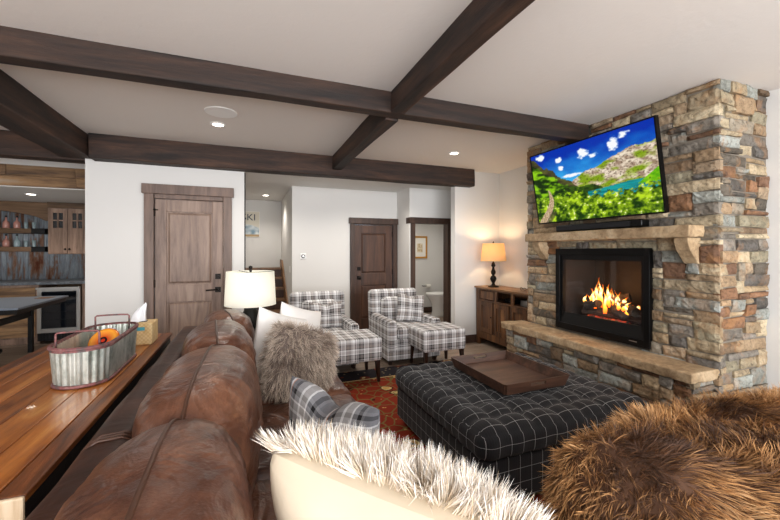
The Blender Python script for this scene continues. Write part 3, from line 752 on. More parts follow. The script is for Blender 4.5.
# ------------------------------------------------------------------ armchairs
def armchair(loc, label):
    t = thing('armchair', label, 'armchair', loc)
    P = M['plaid']
    m = MB(); m.rbox(0, .02, .19, .74, .80, .26, .02, .05); m.build('base', P, t, smooth=True, uvbox=True)
    m = MB(); m.rbox(0, -.06, .385, .47, .62, .15, .05, .04); m.build('seat_cushion', P, t, smooth=True, uvbox=True)
    for s in (-1, 1):
        m = MB(); m.rbox(s * .305, -.04, .36, .125, .74, .40, .055, .04); m.build('arm', P, t, smooth=True, uvbox=True)
    m = MB(); rot = Matrix.Rotation(-.13, 3, 'X')
    m.rbox(0, .36, .565, .735, .17, .62, .06, .04, rot=rot); m.build('backrest', P, t, smooth=True, uvbox=True)
    m = MB(); m.rbox(0, .235, .60, .46, .15, .36, .07, .03, rot=rot); m.build('back_cushion', P, t, smooth=True, uvbox=True)
    for sx in (-1, 1):
        for sy in (-1, 1):
            m = MB(); m.add([(sx * .31 + a * .02, sy * .33 + b * .02 + .02, 0) for a, b in ((-1, -1), (1, -1), (1, 1), (-1, 1))] + [(sx * .31 + a * .028, sy * .33 + b * .028 + .02, .07) for a, b in ((-1, -1), (1, -1), (1, 1), (-1, 1))], [(3, 2, 1, 0), (4, 5, 6, 7)] + [(i, (i + 1) % 4, (i + 1) % 4 + 4, i + 4) for i in range(4)])
            m.build('leg', M['legwood'], t)
    return t
c1 = armchair((.905, 4.66, 0), 'grey and white plaid armchair on the left, beside the stair hall')
c2 = copy_tree(c1); c2.location = (1.99, 4.62, 0); c2['label'] = 'grey and white plaid armchair on the right, before the washroom doorway'
for c in (c1, c2): c['group'] = 'plaid armchairs'
def footstool(loc, label):
    t = thing('plaid_footstool', label, 'footstool', loc, 0, 'plaid footstools')
    m = MB(); m.rbox(0, 0, .355, .60, .50, .25, .03, .04); m.build('upholstered_top', M['plaid'], t, smooth=True, uvbox=True)
    for sx in (-1, 1):
        for sy in (-1, 1):
            x, y = sx * .255, sy * .205; q = ((-1, -1), (1, -1), (1, 1), (-1, 1))
            m = MB(); m.add([(x + sx * .012 + a * .014, y + sy * .01 + b * .014, 0) for a, b in q] + [(x + a * .024, y + b * .024, .235) for a, b in q], [(3, 2, 1, 0), (4, 5, 6, 7)] + [(i, (i + 1) % 4, (i + 1) % 4 + 4, i + 4) for i in range(4)])
            m.build('leg', M['legwood'], t)
    return t
f1 = footstool((1.07, 3.99, .012), 'plaid footstool on tapered dark legs before the left armchair')
f2 = copy_tree(f1); f2.location = (2.19, 4.05, .012); f2.scale = (.94, .92, 1); f2['label'] = 'plaid footstool on tapered dark legs before the right armchair'

# ------------------------------------------------------------------ pillows
def pillow_mesh(w, h, t, chop=0, nu=28, nv=28, pinch=.07, crease=0, seed=0):
    """local: x width, z height (0..h), y thickness (front = -y). returns MB, uvs"""
    vs = []; fs = []; uvs = []
    def pos(u, v, s):
        x = w / 2 * u * (1 - pinch * (1 - v * v) * abs(u)); z = h / 2 * v * (1 - pinch * (1 - u * u) * abs(v))
        k = max(0, (1 - abs(u) ** 2.6)) * max(0, (1 - abs(v) ** 2.6))
        d = t / 2 * k ** .42
        d *= 1 + .12 * noise.noise(Vector((u * 2 + seed, v * 2, s)))
        if chop and v > -.4:
            g = math.exp(-(u / .28) ** 2) * ((v + .4) / 1.4) ** 1.6; z -= chop * g * h; d *= 1 + .3 * g * (1 - v)
        if crease: d += crease * noise.noise(Vector((u * 5 + seed, v * 5, s * 2 + 4))) * k
        return (x, s * d, z + h / 2)
    for s in (-1, 1):
        for j in range(nv + 1):
            for i in range(nu + 1):
                u, v = -math.cos(PI * i / nu), -math.cos(PI * j / nv)
                u = .5 * u + .5 * (2 * i / nu - 1); v = .5 * v + .5 * (2 * j / nv - 1)
                vs.append(pos(u, v, s)); uvs.append((u * w / 2, v * h / 2))
        o = 0 if s < 0 else (nu + 1) * (nv + 1)
        for j in range(nv):
            for i in range(nu):
                a = o + j * (nu + 1) + i; q = (a, a + 1, a + nu + 2, a + nu + 1); fs.append(q if s < 0 else q[::-1])
    m = MB(); m.add(vs, fs); return m, uvs, pos
def orient(yaw, lean, roll=0): return Matrix.Rotation(yaw, 4, 'Z') @ Matrix.Rotation(lean, 4, 'X') @ Matrix.Rotation(roll, 4, 'Y')
def pillow(name, label, loc, yaw, lean, roll, w, h, t, mat, chop=0, group=None, crease=.0, seed=0, pinch=.07, cat='pillow'):
    th = thing(name, label, cat, loc, 0, group)
    th.rotation_euler = orient(yaw, lean, roll).to_euler()
    m, uvs, pos = pillow_mesh(w, h, t, chop, seed=seed, crease=crease, pinch=pinch)
    cv = m.build('cover', mat, th, smooth=True, uvs=uvs)
    return th, pos
def fur(parent, sampler, n, length, width, palette, seed=1, droop=.4, name='fur', clump=.5, wild=.5, jl=.35):
    """sampler(R)->(point, normal, comb, length factor, colour bias) in local space ; thin tapered strands"""
    R = random.Random(seed); V = []; F = []; C = []
    for k in range(n):
        s = sampler(R)
        if s is None: continue
        p, nrm, comb, lf, cb = s
        cl = Vector((noise.noise(p * 28 + Vector((seed, 0, 0))), noise.noise(p * 28 + Vector((0, seed, 9))), noise.noise(p * 28 + Vector((5, 0, seed)))))
        rd = Vector((R.uniform(-1, 1), R.uniform(-1, 1), R.uniform(-1, 1)))
        d = (nrm + comb + cl * clump * 2 + rd * wild * .5).normalized()
        L = length * lf * R.uniform(1 - jl, 1 + jl * .6); side = d.cross(Vector((R.uniform(-1, 1), R.uniform(-1, 1), R.uniform(-1, 1)))).normalized()
        wv = width * R.uniform(.6, 1.2); q = p.copy(); seg = 4; o = len(V)
        c0, c1 = palette(R, p, cb)
        bend = (comb * droop + rd * .15 + Vector((0, 0, -.25 * droop)))
        for i in range(seg + 1):
            t = i / seg; ww = wv * (1 - t) ** .7 * (.7 + .6 * min(1, t * 2))
            cc = mixc(c0, c1, t)
            if i < seg: V.append(q - side * ww); V.append(q + side * ww); C.append(cc); C.append(cc)
            else: V.append(q); C.append(cc)
            d = (d + bend * .35).normalized(); q = q + d * L / seg
        for i in range(seg - 1): a = o + 2 * i; F.append((a, a + 1, a + 3, a + 2))
        a = o + 2 * (seg - 1); F.append((a, a + 1, a + 2))
    m = MB(); m.add(V, F, C); return m.build(name, M['fur'], parent, smooth=True)
def lc(h): return lin(h)[:3]
def pillow_sampler(pos, w, h, front=True, edge=.5, both=False, comb=Vector((0, 0, -.5)), vmin=-1):
    def f(R):
        s = -1 if (not both or R.random() < .6) else 1
        if R.random() < edge:   # rim
            a = R.uniform(-1, 1); e = R.choice([0, 1, 2, 3]); r = R.uniform(.93, .995)
            u, v = [(a, r), (a, r), (r, a), (-r, a)][e]
        else: u, v = R.uniform(-.98, .98), R.uniform(vmin, .99)
        if v < vmin: return None
        p = Vector(pos(u, v, s)); e_ = .01
        a = Vector(pos(min(1, u + e_), v, s)) - Vector(pos(max(-1, u - e_), v, s)); b = Vector(pos(u, min(1, v + e_), s)) - Vector(pos(u, max(-1, v - e_), s))
        n = a.cross(b); 
        if n.length < 1e-9: n = Vector((0, s, 0))
        n.normalize()
        if n.y * s < 0: n = -n
        rim = max(abs(u), abs(v)) ** 6; n = (n + Vector((u, 0, v)) * rim * .9).normalized()
        return p, n, comb, 1, 0
    return f
# ------------------------------------------------------------------ sectional sofa
sofa = thing('sectional_sofa', 'brown leather sectional sofa along the left with puffy back cushions', 'sofa', (0, 0, 0))
LE, LD = M['leather'], M['leather_dark']
m = MB(); m.rbox(-.02, 1.86, .21, .90, 3.16, .24, .04, .10); m.rbox(1.35, .50, .21, 1.90, .78, .24, .04, .10); m.build('base', LD, sofa, smooth=True)
def wr(a, s=6, seed=0):
    return lambda p, n: a * noise.noise(Vector((p.x * s, p.y * s * .6, p.z * s + seed)))
m = MB(); m.rbox(-.415, 1.86, .46, .16, 3.16, .70, .055, .07, wr(.008)); m.build('back_frame', LD, sofa, smooth=True)
m = MB(); m.tube([(-.468, .28 + 3.16 * i / 40, .792 + .003 * math.sin(i * 1.3)) for i in range(41)], .006, 6)
for y in (1.42, 1.44, 1.46): m.tube([(-.49, y, .74), (-.475, y, .795), (-.44, y + .01, .815), (-.38, y + .025, .812), (-.34, y + .03, .79)], .005, 6)
m.build('back_frame_piping', M['piping'], sofa, smooth=True)
m = MB(); m.rbox(.06, 3.355, .36, .88, .17, .46, .07, .06, wr(.008)); m.build('arm', LD, sofa, smooth=True)
m = MB(); m.rbox(1.35, .22, .46, 1.90, .16, .70, .055, .08, wr(.008)); m.build('back_frame', LD, sofa, smooth=True)
for y0, y1 in ((.95, 1.66), (1.66, 2.455), (2.455, 3.26)):
    m = MB(); m.rbox(.19, (y0 + y1) / 2, .385, .98, y1 - y0 - .004, .16, .06, .04, lambda p, n: (.022 * (1 - (p.x / .49) ** 2) * (1 - (2 * p.y / .8) ** 2 if abs(p.y) < .4 else 0) if n.z > .5 else .004) + .006 * noise.noise(Vector((p.x * 9, p.y * 9, y0)))); m.build('seat_cushion', LE, sofa, smooth=True)
m = MB(); m.rbox(.19, .62, .385, .98, .64, .16, .06, .05, wr(.008)); m.build('seat_cushion', LE, sofa, smooth=True)
for x0, x1 in ((.70, 1.48), (1.48, 2.28)):
    m = MB(); m.rbox((x0 + x1) / 2, .60, .385, x1 - x0 - .01, .58, .16, .06, .05, wr(.008)); m.build('seat_cushion', LE, sofa, smooth=True)
def back_cushion(y0, y1, zt, t, seed, xc=-.13, lean=.10, tw=0):
    w = y1 - y0; h = zt - .43
    nu, nv = 46, 40; vs = []; fs = []
    def pos(u, v, s):
        x = w / 2 * u * (1 - .05 * (1 - v * v) * abs(u)); z = h / 2 * v * (1 - .04 * (1 - u * u))
        # crown : the top sags to the pinched corners
        if v > 0: z -= (abs(u) ** 3.2) * .085 * v
        k = max(0, 1 - abs(u) ** 3.0) * max(0, 1 - abs(v) ** 3.4); d = t / 2 * k ** .40
        # gathers radiating from the corners
        g = math.exp(-((1 - abs(u)) / .30) ** 2) * math.exp(-((1 - v) / .55) ** 2)
        ang = math.atan2(1.02 - v, (1.02 - abs(u))); d += g * .013 * math.sin(ang * 16 + seed) * (k ** .3)
        pl = math.exp(-((1 - v) / .28) ** 2) * (k ** .35); d += pl * (.006 * math.sin(u * 34 + 3 * math.sin(u * 7 + seed)) + .004 * math.sin(u * 61 + seed))
        d *= 1 + .07 * noise.noise(Vector((u * 1.6 + seed, v * 1.6, s)))
        d += .009 * noise.noise(Vector((u * 3 + seed, v * 9, s * 3))) * k + .006 * noise.noise(Vector((u * 11 + seed, v * 5 + 2, s * 3))) * k
        return (x, s * d, z + h / 2)
    for s in (-1, 1):
        o = len(vs)
        for j in range(nv + 1):
            for i in range(nu + 1):
                u = .45 * -math.cos(PI * i / nu) + .55 * (2 * i / nu - 1); v = .6 * -math.cos(PI * j / nv) + .4 * (2 * j / nv - 1); vs.append(pos(u, v, s))
        for j in range(nv):
            for i in range(nu):
                a = o + j * (nu + 1) + i; q = (a, a + 1, a + nu + 2, a + nu + 1); fs.append(q if s < 0 else q[::-1])
    mat = Matrix.Translation((xc, (y0 + y1) / 2, .435)) @ Matrix.Rotation(PI / 2 + tw, 4, 'Z') @ Matrix.Rotation(-lean, 4, 'X')
    m = MB(); m.add(vs, fs); m.xf(mat); o = m.build('back_cushion', LE, sofa, smooth=True)
    p = MB(); path = [pos(-1, -1 + 2 * i / 20, 1) for i in range(20)] + [pos(-1 + 2 * i / 40, 1, 1) for i in range(40)] + [pos(1, 1 - 2 * i / 20, 1) for i in range(21)]
    p.tube([(x, 0, z) for x, y, z in path], .0065, 6); p.xf(mat); p.build('piping', M['piping'], o, smooth=True)
back_cushion(.40, 1.33, .965, .40, 1, -.15, .08, .02)
back_cushion(1.24, 2.24, .965, .42, 4, -.13, .08, -.03)
back_cushion(2.13, 2.90, .975, .40, 8, -.13, .08, .08)
back_cushion(2.80, 3.42, .965, .34, 15, -.10, .08, .22)

# ------------------------------------------------------------------ pillows on the sofa
pillow('throw_pillow', 'white pillow at the end of the sofa, left behind the grey fur pillow', (.20, 2.82, .47), .72, -.14, .34, .52, .50, .15, M['white_cloth'], group='white pillows on the sofa', seed=3)
pillow('throw_pillow', 'white pillow at the end of the sofa, right behind the grey fur pillow', (.37, 3.07, .48), .72, -.10, .30, .50, .49, .14, M['white_cloth'], group='white pillows on the sofa', seed=6)
th, pos = pillow('fur_pillow', 'shaggy grey brown fur pillow before two white pillows on the sofa', (.285, 2.50, .47), .42, -.20, .38, .44, .41, .22, M['pelt_grey'], seed=2, pinch=-.10)
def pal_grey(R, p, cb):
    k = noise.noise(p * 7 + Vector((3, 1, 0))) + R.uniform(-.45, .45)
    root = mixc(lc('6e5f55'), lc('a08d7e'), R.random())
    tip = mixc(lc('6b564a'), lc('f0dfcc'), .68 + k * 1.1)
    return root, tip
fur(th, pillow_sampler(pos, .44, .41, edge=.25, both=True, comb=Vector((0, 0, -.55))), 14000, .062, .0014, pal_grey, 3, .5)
th, pos = pillow('plaid_pillow', 'slate grey plaid pillow with a chopped top, behind the white fur pillow', (.335, 1.54, .445), -1.0, .06, .06, .50, .40, .17, M['plaid_pillow'], chop=.16, seed=9)
th, pos = pillow('white_fur_pillow', 'large cream pillow with long white fur front, nearest to the viewer', (.39, .86, .485), -.88 + PI, -.40, -.02, .62, .46, .28, M['cream_cloth'], seed=12, crease=.012)
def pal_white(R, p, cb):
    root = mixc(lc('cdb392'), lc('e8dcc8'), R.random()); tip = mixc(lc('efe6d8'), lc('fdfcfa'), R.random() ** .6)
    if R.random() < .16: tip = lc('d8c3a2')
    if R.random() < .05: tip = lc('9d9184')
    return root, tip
def ws(R, base=pillow_sampler(pos, .62, .46, edge=.13, comb=Vector((0, -.05, .45)), vmin=-.9)):
    return base(R)
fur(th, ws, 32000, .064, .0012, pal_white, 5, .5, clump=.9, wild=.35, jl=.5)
# kidney pillows in the chairs
pillow('chair_pillow', 'plaid pillow with a chopped top in the left armchair', (.94, 4.60, .455), 0, -.22, 0, .42, .33, .15, M['plaid'], chop=.10, group='plaid pillows in the armchairs', seed=4)
pillow('chair_pillow', 'plaid pillow leaning askew in the right armchair', (2.08, 4.60, .455), -.12, -.22, .12, .40, .38, .15, M['plaid'], chop=.05, group='plaid pillows in the armchairs', seed=5)

# ------------------------------------------------------------------ brown fur throw
tw = thing('fur_throw', 'long haired brown and tan fur throw over the near sofa back, bottom right', 'throw blanket', (1.69, .56, .395))
TX, TY, TZ, TR = 1.76, .82, .80, .22
def tdisp(p, n): return .05 * noise.noise(Vector((p.x * 2.6, p.y * 3, p.z * 2.6))) + .03 * noise.noise(Vector((p.x * 6, p.y * 6, p.z * 6 + 4))) - max(0, p.x - .1) * .13 * max(0, n.z)
m = MB(); m.rbox(0, 0, .07, TX, TY, TZ, TR, .05, tdisp); skin = m.build('hide', M['pelt_brown'], tw, smooth=True)
me = skin.data; tris = []; areas = []
for p in me.polygons:
    c = p.center
    if p.normal.z > -.2 and c.z > -.12: tris.append([me.vertices[i].co.copy() for i in p.vertices] + [p.normal.copy()]); areas.append(p.area * (1 if c.z > .2 else .8))
import itertools, bisect
acc = list(itertools.accumulate(areas)); 
def tsamp(R):
    t = tris[bisect.bisect(acc, R.random() * acc[-1]) % len(tris)]; vs = t[:-1]
    a, b = R.random(), R.random()
    p = vs[0].lerp(vs[1], a).lerp((vs[3] if len(vs) > 3 else vs[2]).lerp(vs[2], a), b)
    q = Vector((-.15 + .9 * noise.noise(p * 2.5 + Vector((7, 0, 0))), -.25 + .8 * noise.noise(p * 2.5 + Vector((0, 7, 0))), -.25))
    return p, t[-1] * .8, q * 1.1, 1, 0
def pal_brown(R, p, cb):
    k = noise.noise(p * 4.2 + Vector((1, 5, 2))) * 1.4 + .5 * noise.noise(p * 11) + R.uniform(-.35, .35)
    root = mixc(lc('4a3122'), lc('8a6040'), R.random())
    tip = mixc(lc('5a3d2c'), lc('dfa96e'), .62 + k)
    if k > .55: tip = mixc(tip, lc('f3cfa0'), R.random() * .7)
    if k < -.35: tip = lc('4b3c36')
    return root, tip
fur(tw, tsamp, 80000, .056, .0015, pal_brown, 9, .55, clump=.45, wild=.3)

# ------------------------------------------------------------------ tray
s = .275
m = MB(); m.box(-.245, .245, -.31, .31, 0, .012); m.build('bottom', M['tray'], tr)
def tray_side(a, b, out, name='side', hole=True):
    A, B = Vector(a), Vector(b); d = (B - A).normalized(); o = Vector(out); L = (B - A).length; h = .075; sl = .02; th = .011
    def P(u, v, w): return A + d * (u + (-sl if u < L / 2 else sl) * v / h * 1) + o * (sl * v / h + w) + Vector((0, 0, v))
    m = MB()
    us = [0, L / 2 - .05, L / 2 + .05, L] if hole else [0, L]; vs_ = [0, .038, .06, h]
    if not hole: vs_ = [0, h]
    for i in range(len(us) - 1):
        for j in range(len(vs_) - 1):
            if hole and i == 1 and j == 1: continue
            c = [P(u, v, w) for w in (0, th) for v in (vs_[j], vs_[j + 1]) for u in (us[i], us[i + 1])]
            m.add(c, [(0, 2, 3, 1), (4, 5, 7, 6), (0, 1, 5, 4), (2, 6, 7, 3), (0, 4, 6, 2), (1, 3, 7, 5)], .5)
    m.build(name, M['tray'], tr)
tray_side((-.245, -.31, 0), (.245, -.31, 0), (0, -1, 0)); tray_side((-.245, .31, 0), (.245, .31, 0), (0, 1, 0))
tray_side((-.245, -.31, 0), (-.245, .31, 0), (-1, 0, 0), hole=False); tray_side((.245, -.31, 0), (.245, .31, 0), (1, 0, 0), hole=False)

# ------------------------------------------------------------------ console table
ct = thing('console_table', 'long honey coloured plank table behind the leather sofa', 'console table', (-.92, 2.44, 0))
Y0, Y1 = -1.11, 1.11
m = MB(); xs = [-.35, -.235, -.11, .02, .15, .27]
for a, b in zip(xs[:-1], xs[1:]): m.box(a + .0015, b - .0015, Y0 + .02, Y1, .675, .738)
m.build('tabletop', M['table'], ct, bevel=.003)
m = MB(); m.box(.272, .345, Y0 + .008, Y1, .712, .738); m.box(-.425, -.352, Y0 + .008, Y1, .712, .738); m.build('side_rail', M['table_rail'], ct, bevel=.006)
for x in (.302, -.382):
    m = MB(); m.box(x - .030, x + .043, Y0 - .006, Y0 + .0075, .662, .737); m.build('corner_block', M['end_grain'], ct, bevel=.006)
m = MB(); m.box(.25, .343, Y0 + .01, Y1 - .08, .655, .711); m.box(-.423, -.36, Y0 + .01, Y1 - .08, .655, .711); m.box(.25, .28, Y0 + .09, Y1 - .08, .50, .654); m.box(-.36, -.33, Y0 + .08, Y1 - .08, .50, .655); m.box(-.33, .25, Y0 + .06, Y0 + .09, .50, .655); m.box(-.33, .25, Y1 - .09, Y1 - .06, .50, .655)
m.build('apron', M['black_wood'], ct)  # black faces flush under the rails imitate the shadow below the table edge
for sx in (-.37, .285):
    for sy in (Y0 + .03, Y1 - .10):
        m = MB(); m.box(sx, sx + .07, sy, sy + .07, 0, .655); m.build('leg', M['black_wood'], ct, bevel=.004)

# galvanised tub
tb = thing('galvanized_tub', 'oval corrugated metal tub with wire handles on the plank table', 'tub', (-.788, 2.595, .7405))
def stad(r, hl, n=120):   # stadium outline long in Y
    out = []; per = 2 * PI * r + 4 * hl
    for i in range(n):
        s = per * i / n
        if s < 2 * hl: out.append(((r, -hl + s), (1, 0)))
        elif s < 2 * hl + PI * r: a = (s - 2 * hl) / r; out.append(((r * math.cos(a), hl + r * math.sin(a)), (math.cos(a), math.sin(a))))
        elif s < 4 * hl + PI * r: out.append(((-r, hl - (s - 2 * hl - PI * r)), (-1, 0)))
        else: a = PI + (s - 4 * hl - PI * r) / r; out.append(((r * math.cos(a), -hl + r * math.sin(a)), (math.cos(a), math.sin(a))))
    return out
N = 336
def ring(r, hl, z, cor=0, off=0): return [(p[0] + n[0] * (cor * math.cos(2 * PI * i / 7) + off), p[1] + n[1] * (cor * math.cos(2 * PI * i / 7) + off), z) for i, (p, n) in enumerate(stad(r, hl, N))]
m = MB(); vs = ring(.118, .215, .012, .0035) + ring(.128, .225, .195, .0035) + ring(.128, .225, .195, .0035, -.005) + ring(.118, .215, .014, .0035, -.005)
fs = [(k * N + i, k * N + (i + 1) % N, (k + 1) * N + (i + 1) % N, (k + 1) * N + i) for k in range(3) for i in range(N)] + [tuple(range(3 * N, 4 * N)), tuple(range(N))[::-1]]
m.add(vs, fs); m.build('corrugated_body', M['galv'], tb, smooth=False)
m = MB(); m.tube(ring(.131, .227, .197)[::4], .008, 8, closed=True); m.add(ring(.133, .226, .182) + ring(.135, .227, .207) + ring(.125, .227, .207), [(k * N + i, k * N + (i + 1) % N, (k + 1) * N + (i + 1) % N, (k + 1) * N + i) for k in range(2) for i in range(N)])
m.build('top_rim', M['rim'], tb, smooth=True)
m = MB(); m.tube(ring(.121, .215, .008)[::4], .009, 8, closed=True); m.build('bottom_rim', M['rim'], tb, smooth=True)
for s in (-1, 1):
    m = MB(); y = s * .262
    m.tube([(-.10, y, .17), (-.10, y, .235), (-.10, y, .26), (-.092, y, .268), (-.04, y, .27), (.04, y, .27), (.072, y, .268), (.08, y, .26), (.08, y, .235), (.08, y, .17)], .0052, 8)
    m.build('wire_handle', M['rim'], tb, smooth=True)
dk = thing('orange_bowl', 'orange and yellow round disc with dark centre standing in the metal tub', 'disc', (-.785, 2.66, .76))
a = MB(); prof = [(.02, .012), (.035, .006), (.055, .016), (.075, .012), (.084, .0), (.075, -.012), (.03, -.014)]
a.lathe(prof, seg=36); R1 = Matrix.Translation((0, 0, .125)) @ Matrix.Rotation(.9, 4, 'X') @ Matrix.Rotation(-.2, 4, 'Y')
a.xf(R1); t_ = NT('orange_gradient_glaze'); t_.set(.25)
at = t_.new('ShaderNodeAttribute', attribute_name='col'); t_.base(t_.ramp(at.outputs['Fac'], [(0, 'd8300c'), (.4, 'f2a332'), (.7, 'f06a1a'), (1, 'd8450f')]))
a.c = [((i // 36) / 6,) * 3 for i in range(len(a.v))]; a.build('rim', t_.m, dk, smooth=True)
a = MB(); a.lathe([(.0, .011), (.022, .013), (.022, -.006)], seg=20, cap=False); a.xf(R1); a.build('centre', M['black'], dk)
a = MB(); a.rbox(-.80, 2.42, .865, .10, .16, .03, .012, .04, rot=Matrix.Rotation(.2, 3, 'X')); tag(a.build('yellow_toy', M['yellow'], smooth=True), 'yellow orange flat toy lying low inside the metal tub', 'toy')
a = MB(); a.rbox(-.79, 2.50, .795, .15, .26, .07, .02, .05); tag(a.build('folded_cloth', M['pelt_grey'], smooth=True), 'dark folded cloth at the bottom of the metal tub', 'cloth')

# tissue box
tx = thing('tissue_box', 'woven wicker tissue box on the far end of the plank table', 'tissue box', (-.735, 3.24, .7385), .0)
m = MB(); m.box(-.085, .085, -.085, .085, 0, .125); m.build('wicker_cover', M['wicker'], tx, bevel=.006)
m = MB(); m.box(-.04, .04, -.022, .022, .1252, .128); m.build('slot', M['black'], tx)
m = MB(); m.box(.0, .045, -.0915, -.0895, .085, .105); m.build('label', plain('teal_label', '4aa6b5', .6), tx)
m = MB(); vs = []; fs = []
for j in range(11):
    for i in range(13):
        v = j / 10; a_ = i / 12 * 2 * PI; r = .028 * (1 - v) ** .5 + .012
        vs.append((r * math.cos(a_) * (1 + .3 * math.sin(3 * a_)) + .03 * v * v - .01, .5 * r * math.sin(a_) * (1 + .4 * math.sin(4 * a_ + 1)), .125 + .10 * v + .012 * math.cos(a_) * v))
for j in range(10):
    for i in range(12): a_ = j * 13 + i; fs.append((a_, a_ + 1, a_ + 14, a_ + 13))
m.add(vs, fs); m.build('tissue', M['tissue'], tx, smooth=True)

tx.scale = (1.15, 1.1, 1.25)
# ------------------------------------------------------------------ lamps
et = thing('end_table', 'dark end table behind the leather sofa holding the white lamp', 'end table', (.05, 3.74, .0125))
m = MB(); m.rbox(0, 0, .60, .50, .50, .03, .008, .1); m.build('tabletop', M['black_wood'], et)
m = MB(); m.box(-.22, .22, -.22, .22, .18, .21); m.build('shelf', M['black_wood'], et)
for sx in (-1, 1):
    for sy in (-1, 1): MB().box(sx * .22 - .02, sx * .22 + .02, sy * .22 - .02, sy * .22 + .02, 0, .585).build('leg', M['black_wood'], et)
tl = thing('table_lamp', 'table lamp with wide white drum shade and dark base behind the sofa', 'lamp', (.04, 3.70, .628))
m = MB(); m.lathe([(.07, 0), (.085, .02), (.095, .10), (.085, .20), (.06, .235), (.055, .27), (.03, .275), (.012, .29), (.012, .56)], seg=28); m.build('base', M['blackmetal'], tl, smooth=True)
m = MB(); r0, r1 = .228, .212
m.lathe([(r0, .292), (r1, .602), (r1 - .003, .602), (r0 - .003, .292), (r0, .292)], seg=56, cap=False); m.build('lamp_shade', M['shade_white'], tl, smooth=True)
m = MB()
for k in range(3): a_ = k * 2 * PI / 3; m.tube([(0, 0, .59), (r1 * math.cos(a_), r1 * math.sin(a_), .60)], .003, 6)
m.lathe([(.01, .56), (.01, .60), (.013, .612), (.013, .625), (.018, .632), (.016, .65), (.003, .655)], seg=14); m.build('finial', M['bronze'], tl)
l2 = thing('table_lamp', 'lit table lamp with amber shade and turned base on the rustic cabinet', 'lamp', (3.45, 4.60, .882))
m = MB(); m.lathe([(.075, 0), (.075, .012), (.03, .022), (.018, .05), (.032, .075), (.045, .105), (.032, .135), (.016, .15), (.03, .17), (.034, .195), (.02, .22), (.014, .25), (.03, .27), (.02, .30), (.01, .315), (.01, .44)], seg=24); m.v = [(x * 1.1, y * 1.1, z * 1.18) for x, y, z in m.v]; m.build('base', M['bronze'], l2, smooth=True)
m = MB(); m.lathe([(.187, .388), (.155, .652), (.152, .652), (.184, .388), (.187, .388)], seg=48, cap=False); m.build('lamp_shade', M['shade_amber'], l2, smooth=True)
m = MB(); m.lathe([(.006, .51), (.006, .65), (.014, .665), (.004, .685)], seg=12); m.tube([(-.153, 0, .645), (.153, 0, .645)], .002, 6); m.build('finial', M['bronze'], l2)
m = MB(); m.lathe([(.012, .47), (.028, .50), (.028, .52), (.01, .55)], seg=16); m.build('bulb', emit('warm_bulb', 'ffcf8a', 3), l2, smooth=True)
o = lamp('POINT', (0, 0, .575), 11, (1, .72, .42), size=.04, name='lamp_bulb_light'); o.parent = l2

# ------------------------------------------------------------------ rustic cabinet
cb = thing('rustic_cabinet', 'rustic brown wood cabinet in the corner left of the fireplace', 'cabinet', (3.34, 4.27, 0))
m = MB(); m.box(-.03, .38, -.62, .62, .855, .88); m.build('top', M['cabinet_top'], cb, bevel=.004)
m = MB(); m.box(0, .37, .57, .60, .05, .855); m.box(0, .37, -.60, -.57, .05, .855); m.box(.35, .37, -.57, .57, .05, .855); m.box(0, .35, -.57, .57, .10, .13); m.box(.0, .35, -.57, .57, .66, .68)
m.box(-.005, .02, -.57, .57, .665, .69); m.box(-.005, .02, -.57, .57, .83, .855); m.box(-.005, .02, -.57, .57, .10, .20); m.box(-.008, .025, .52, .60, .0, .855); m.box(-.008, .025, -.60, -.52, .0, .855); m.box(-.006, .02, .10, .15, .69, .83); m.box(-.006, .02, -.25, -.20, .69, .83); m.box(-.006, .3, .02, .04, .2, .66)
m.build('carcass', M['cabinet'], cb, bevel=.002)
for y0, y1 in ((.19, .515), (-.16, .165), (-.515, -.19)):
    m = MB(); m.box(-.012, .012, y0, y0 + .06, .205, .66); m.box(-.012, .012, y1 - .06, y1, .205, .66); m.box(-.012, .012, y0 + .06, y1 - .06, .60, .66); m.box(-.012, .012, y0 + .06, y1 - .06, .205, .27); m.box(.0, .01, y0 + .06, y1 - .06, .27, .60)
    dr = m.build('door', M['cabinet'], cb, bevel=.002)
    m = MB(); m.lathe([(.008, 0), (.012, .012), (.004, .018)], seg=12); m.xf(Matrix.Translation((-.012, y0 + .03, .45)) @ Matrix.Rotation(-PI / 2, 4, 'Y')); m.build('knob', M['bronze'], dr)
m = MB(); m.box(.0, .012, .17, .50, .70, .82); m.build('drawer', M['cabinet'], cb, bevel=.002)
def trio(name, label, cat, d, mat, group=None):
    x0, x1, y0, y1, z0, z1 = d; cx, cy = (x0 + x1) / 2, (y0 + y1) / 2
    m = MB(); m.rbox(0, 0, (z1 - z0) / 2, x1 - x0, y1 - y0, z1 - z0, .006, .05); return tag(m.build(name, mat, loc=(cx, cy, z0)), label, cat, group)
trio('cable_box', 'small black media box in the left compartment of the rustic cabinet', 'media box', (3.44, 3.66, 4.13, 4.33, .682, .74), M['black'])
trio('media_player', 'silver media box in the right compartment of the rustic cabinet', 'media box', (3.43, 3.63, 3.78, 3.99, .682, .76), M['steel'])
gs = thing('eyeglasses', 'dark eyeglasses lying on the rustic cabinet beside the amber lamp', 'glasses', (3.50, 4.02, .882))
m = MB()
for s_ in (-1, 1): m.tube([(.0 + .004 * math.cos(a_), s_ * .034 + .026 * math.cos(a_), .022 + .018 * math.sin(a_)) for a_ in [2 * PI * i / 16 for i in range(16)]], .003, 6, closed=True)
m.tube([(0, -.01, .028), (0, .01, .028)], .003, 6); m.build('frame', M['black'], gs)
for s_ in (-1, 1): MB().tube([(0, s_ * .06, .03), (.07, s_ * .062, .026), (.12, s_ * .055, .008)], .0028, 6).build('temple', M['black'], gs)

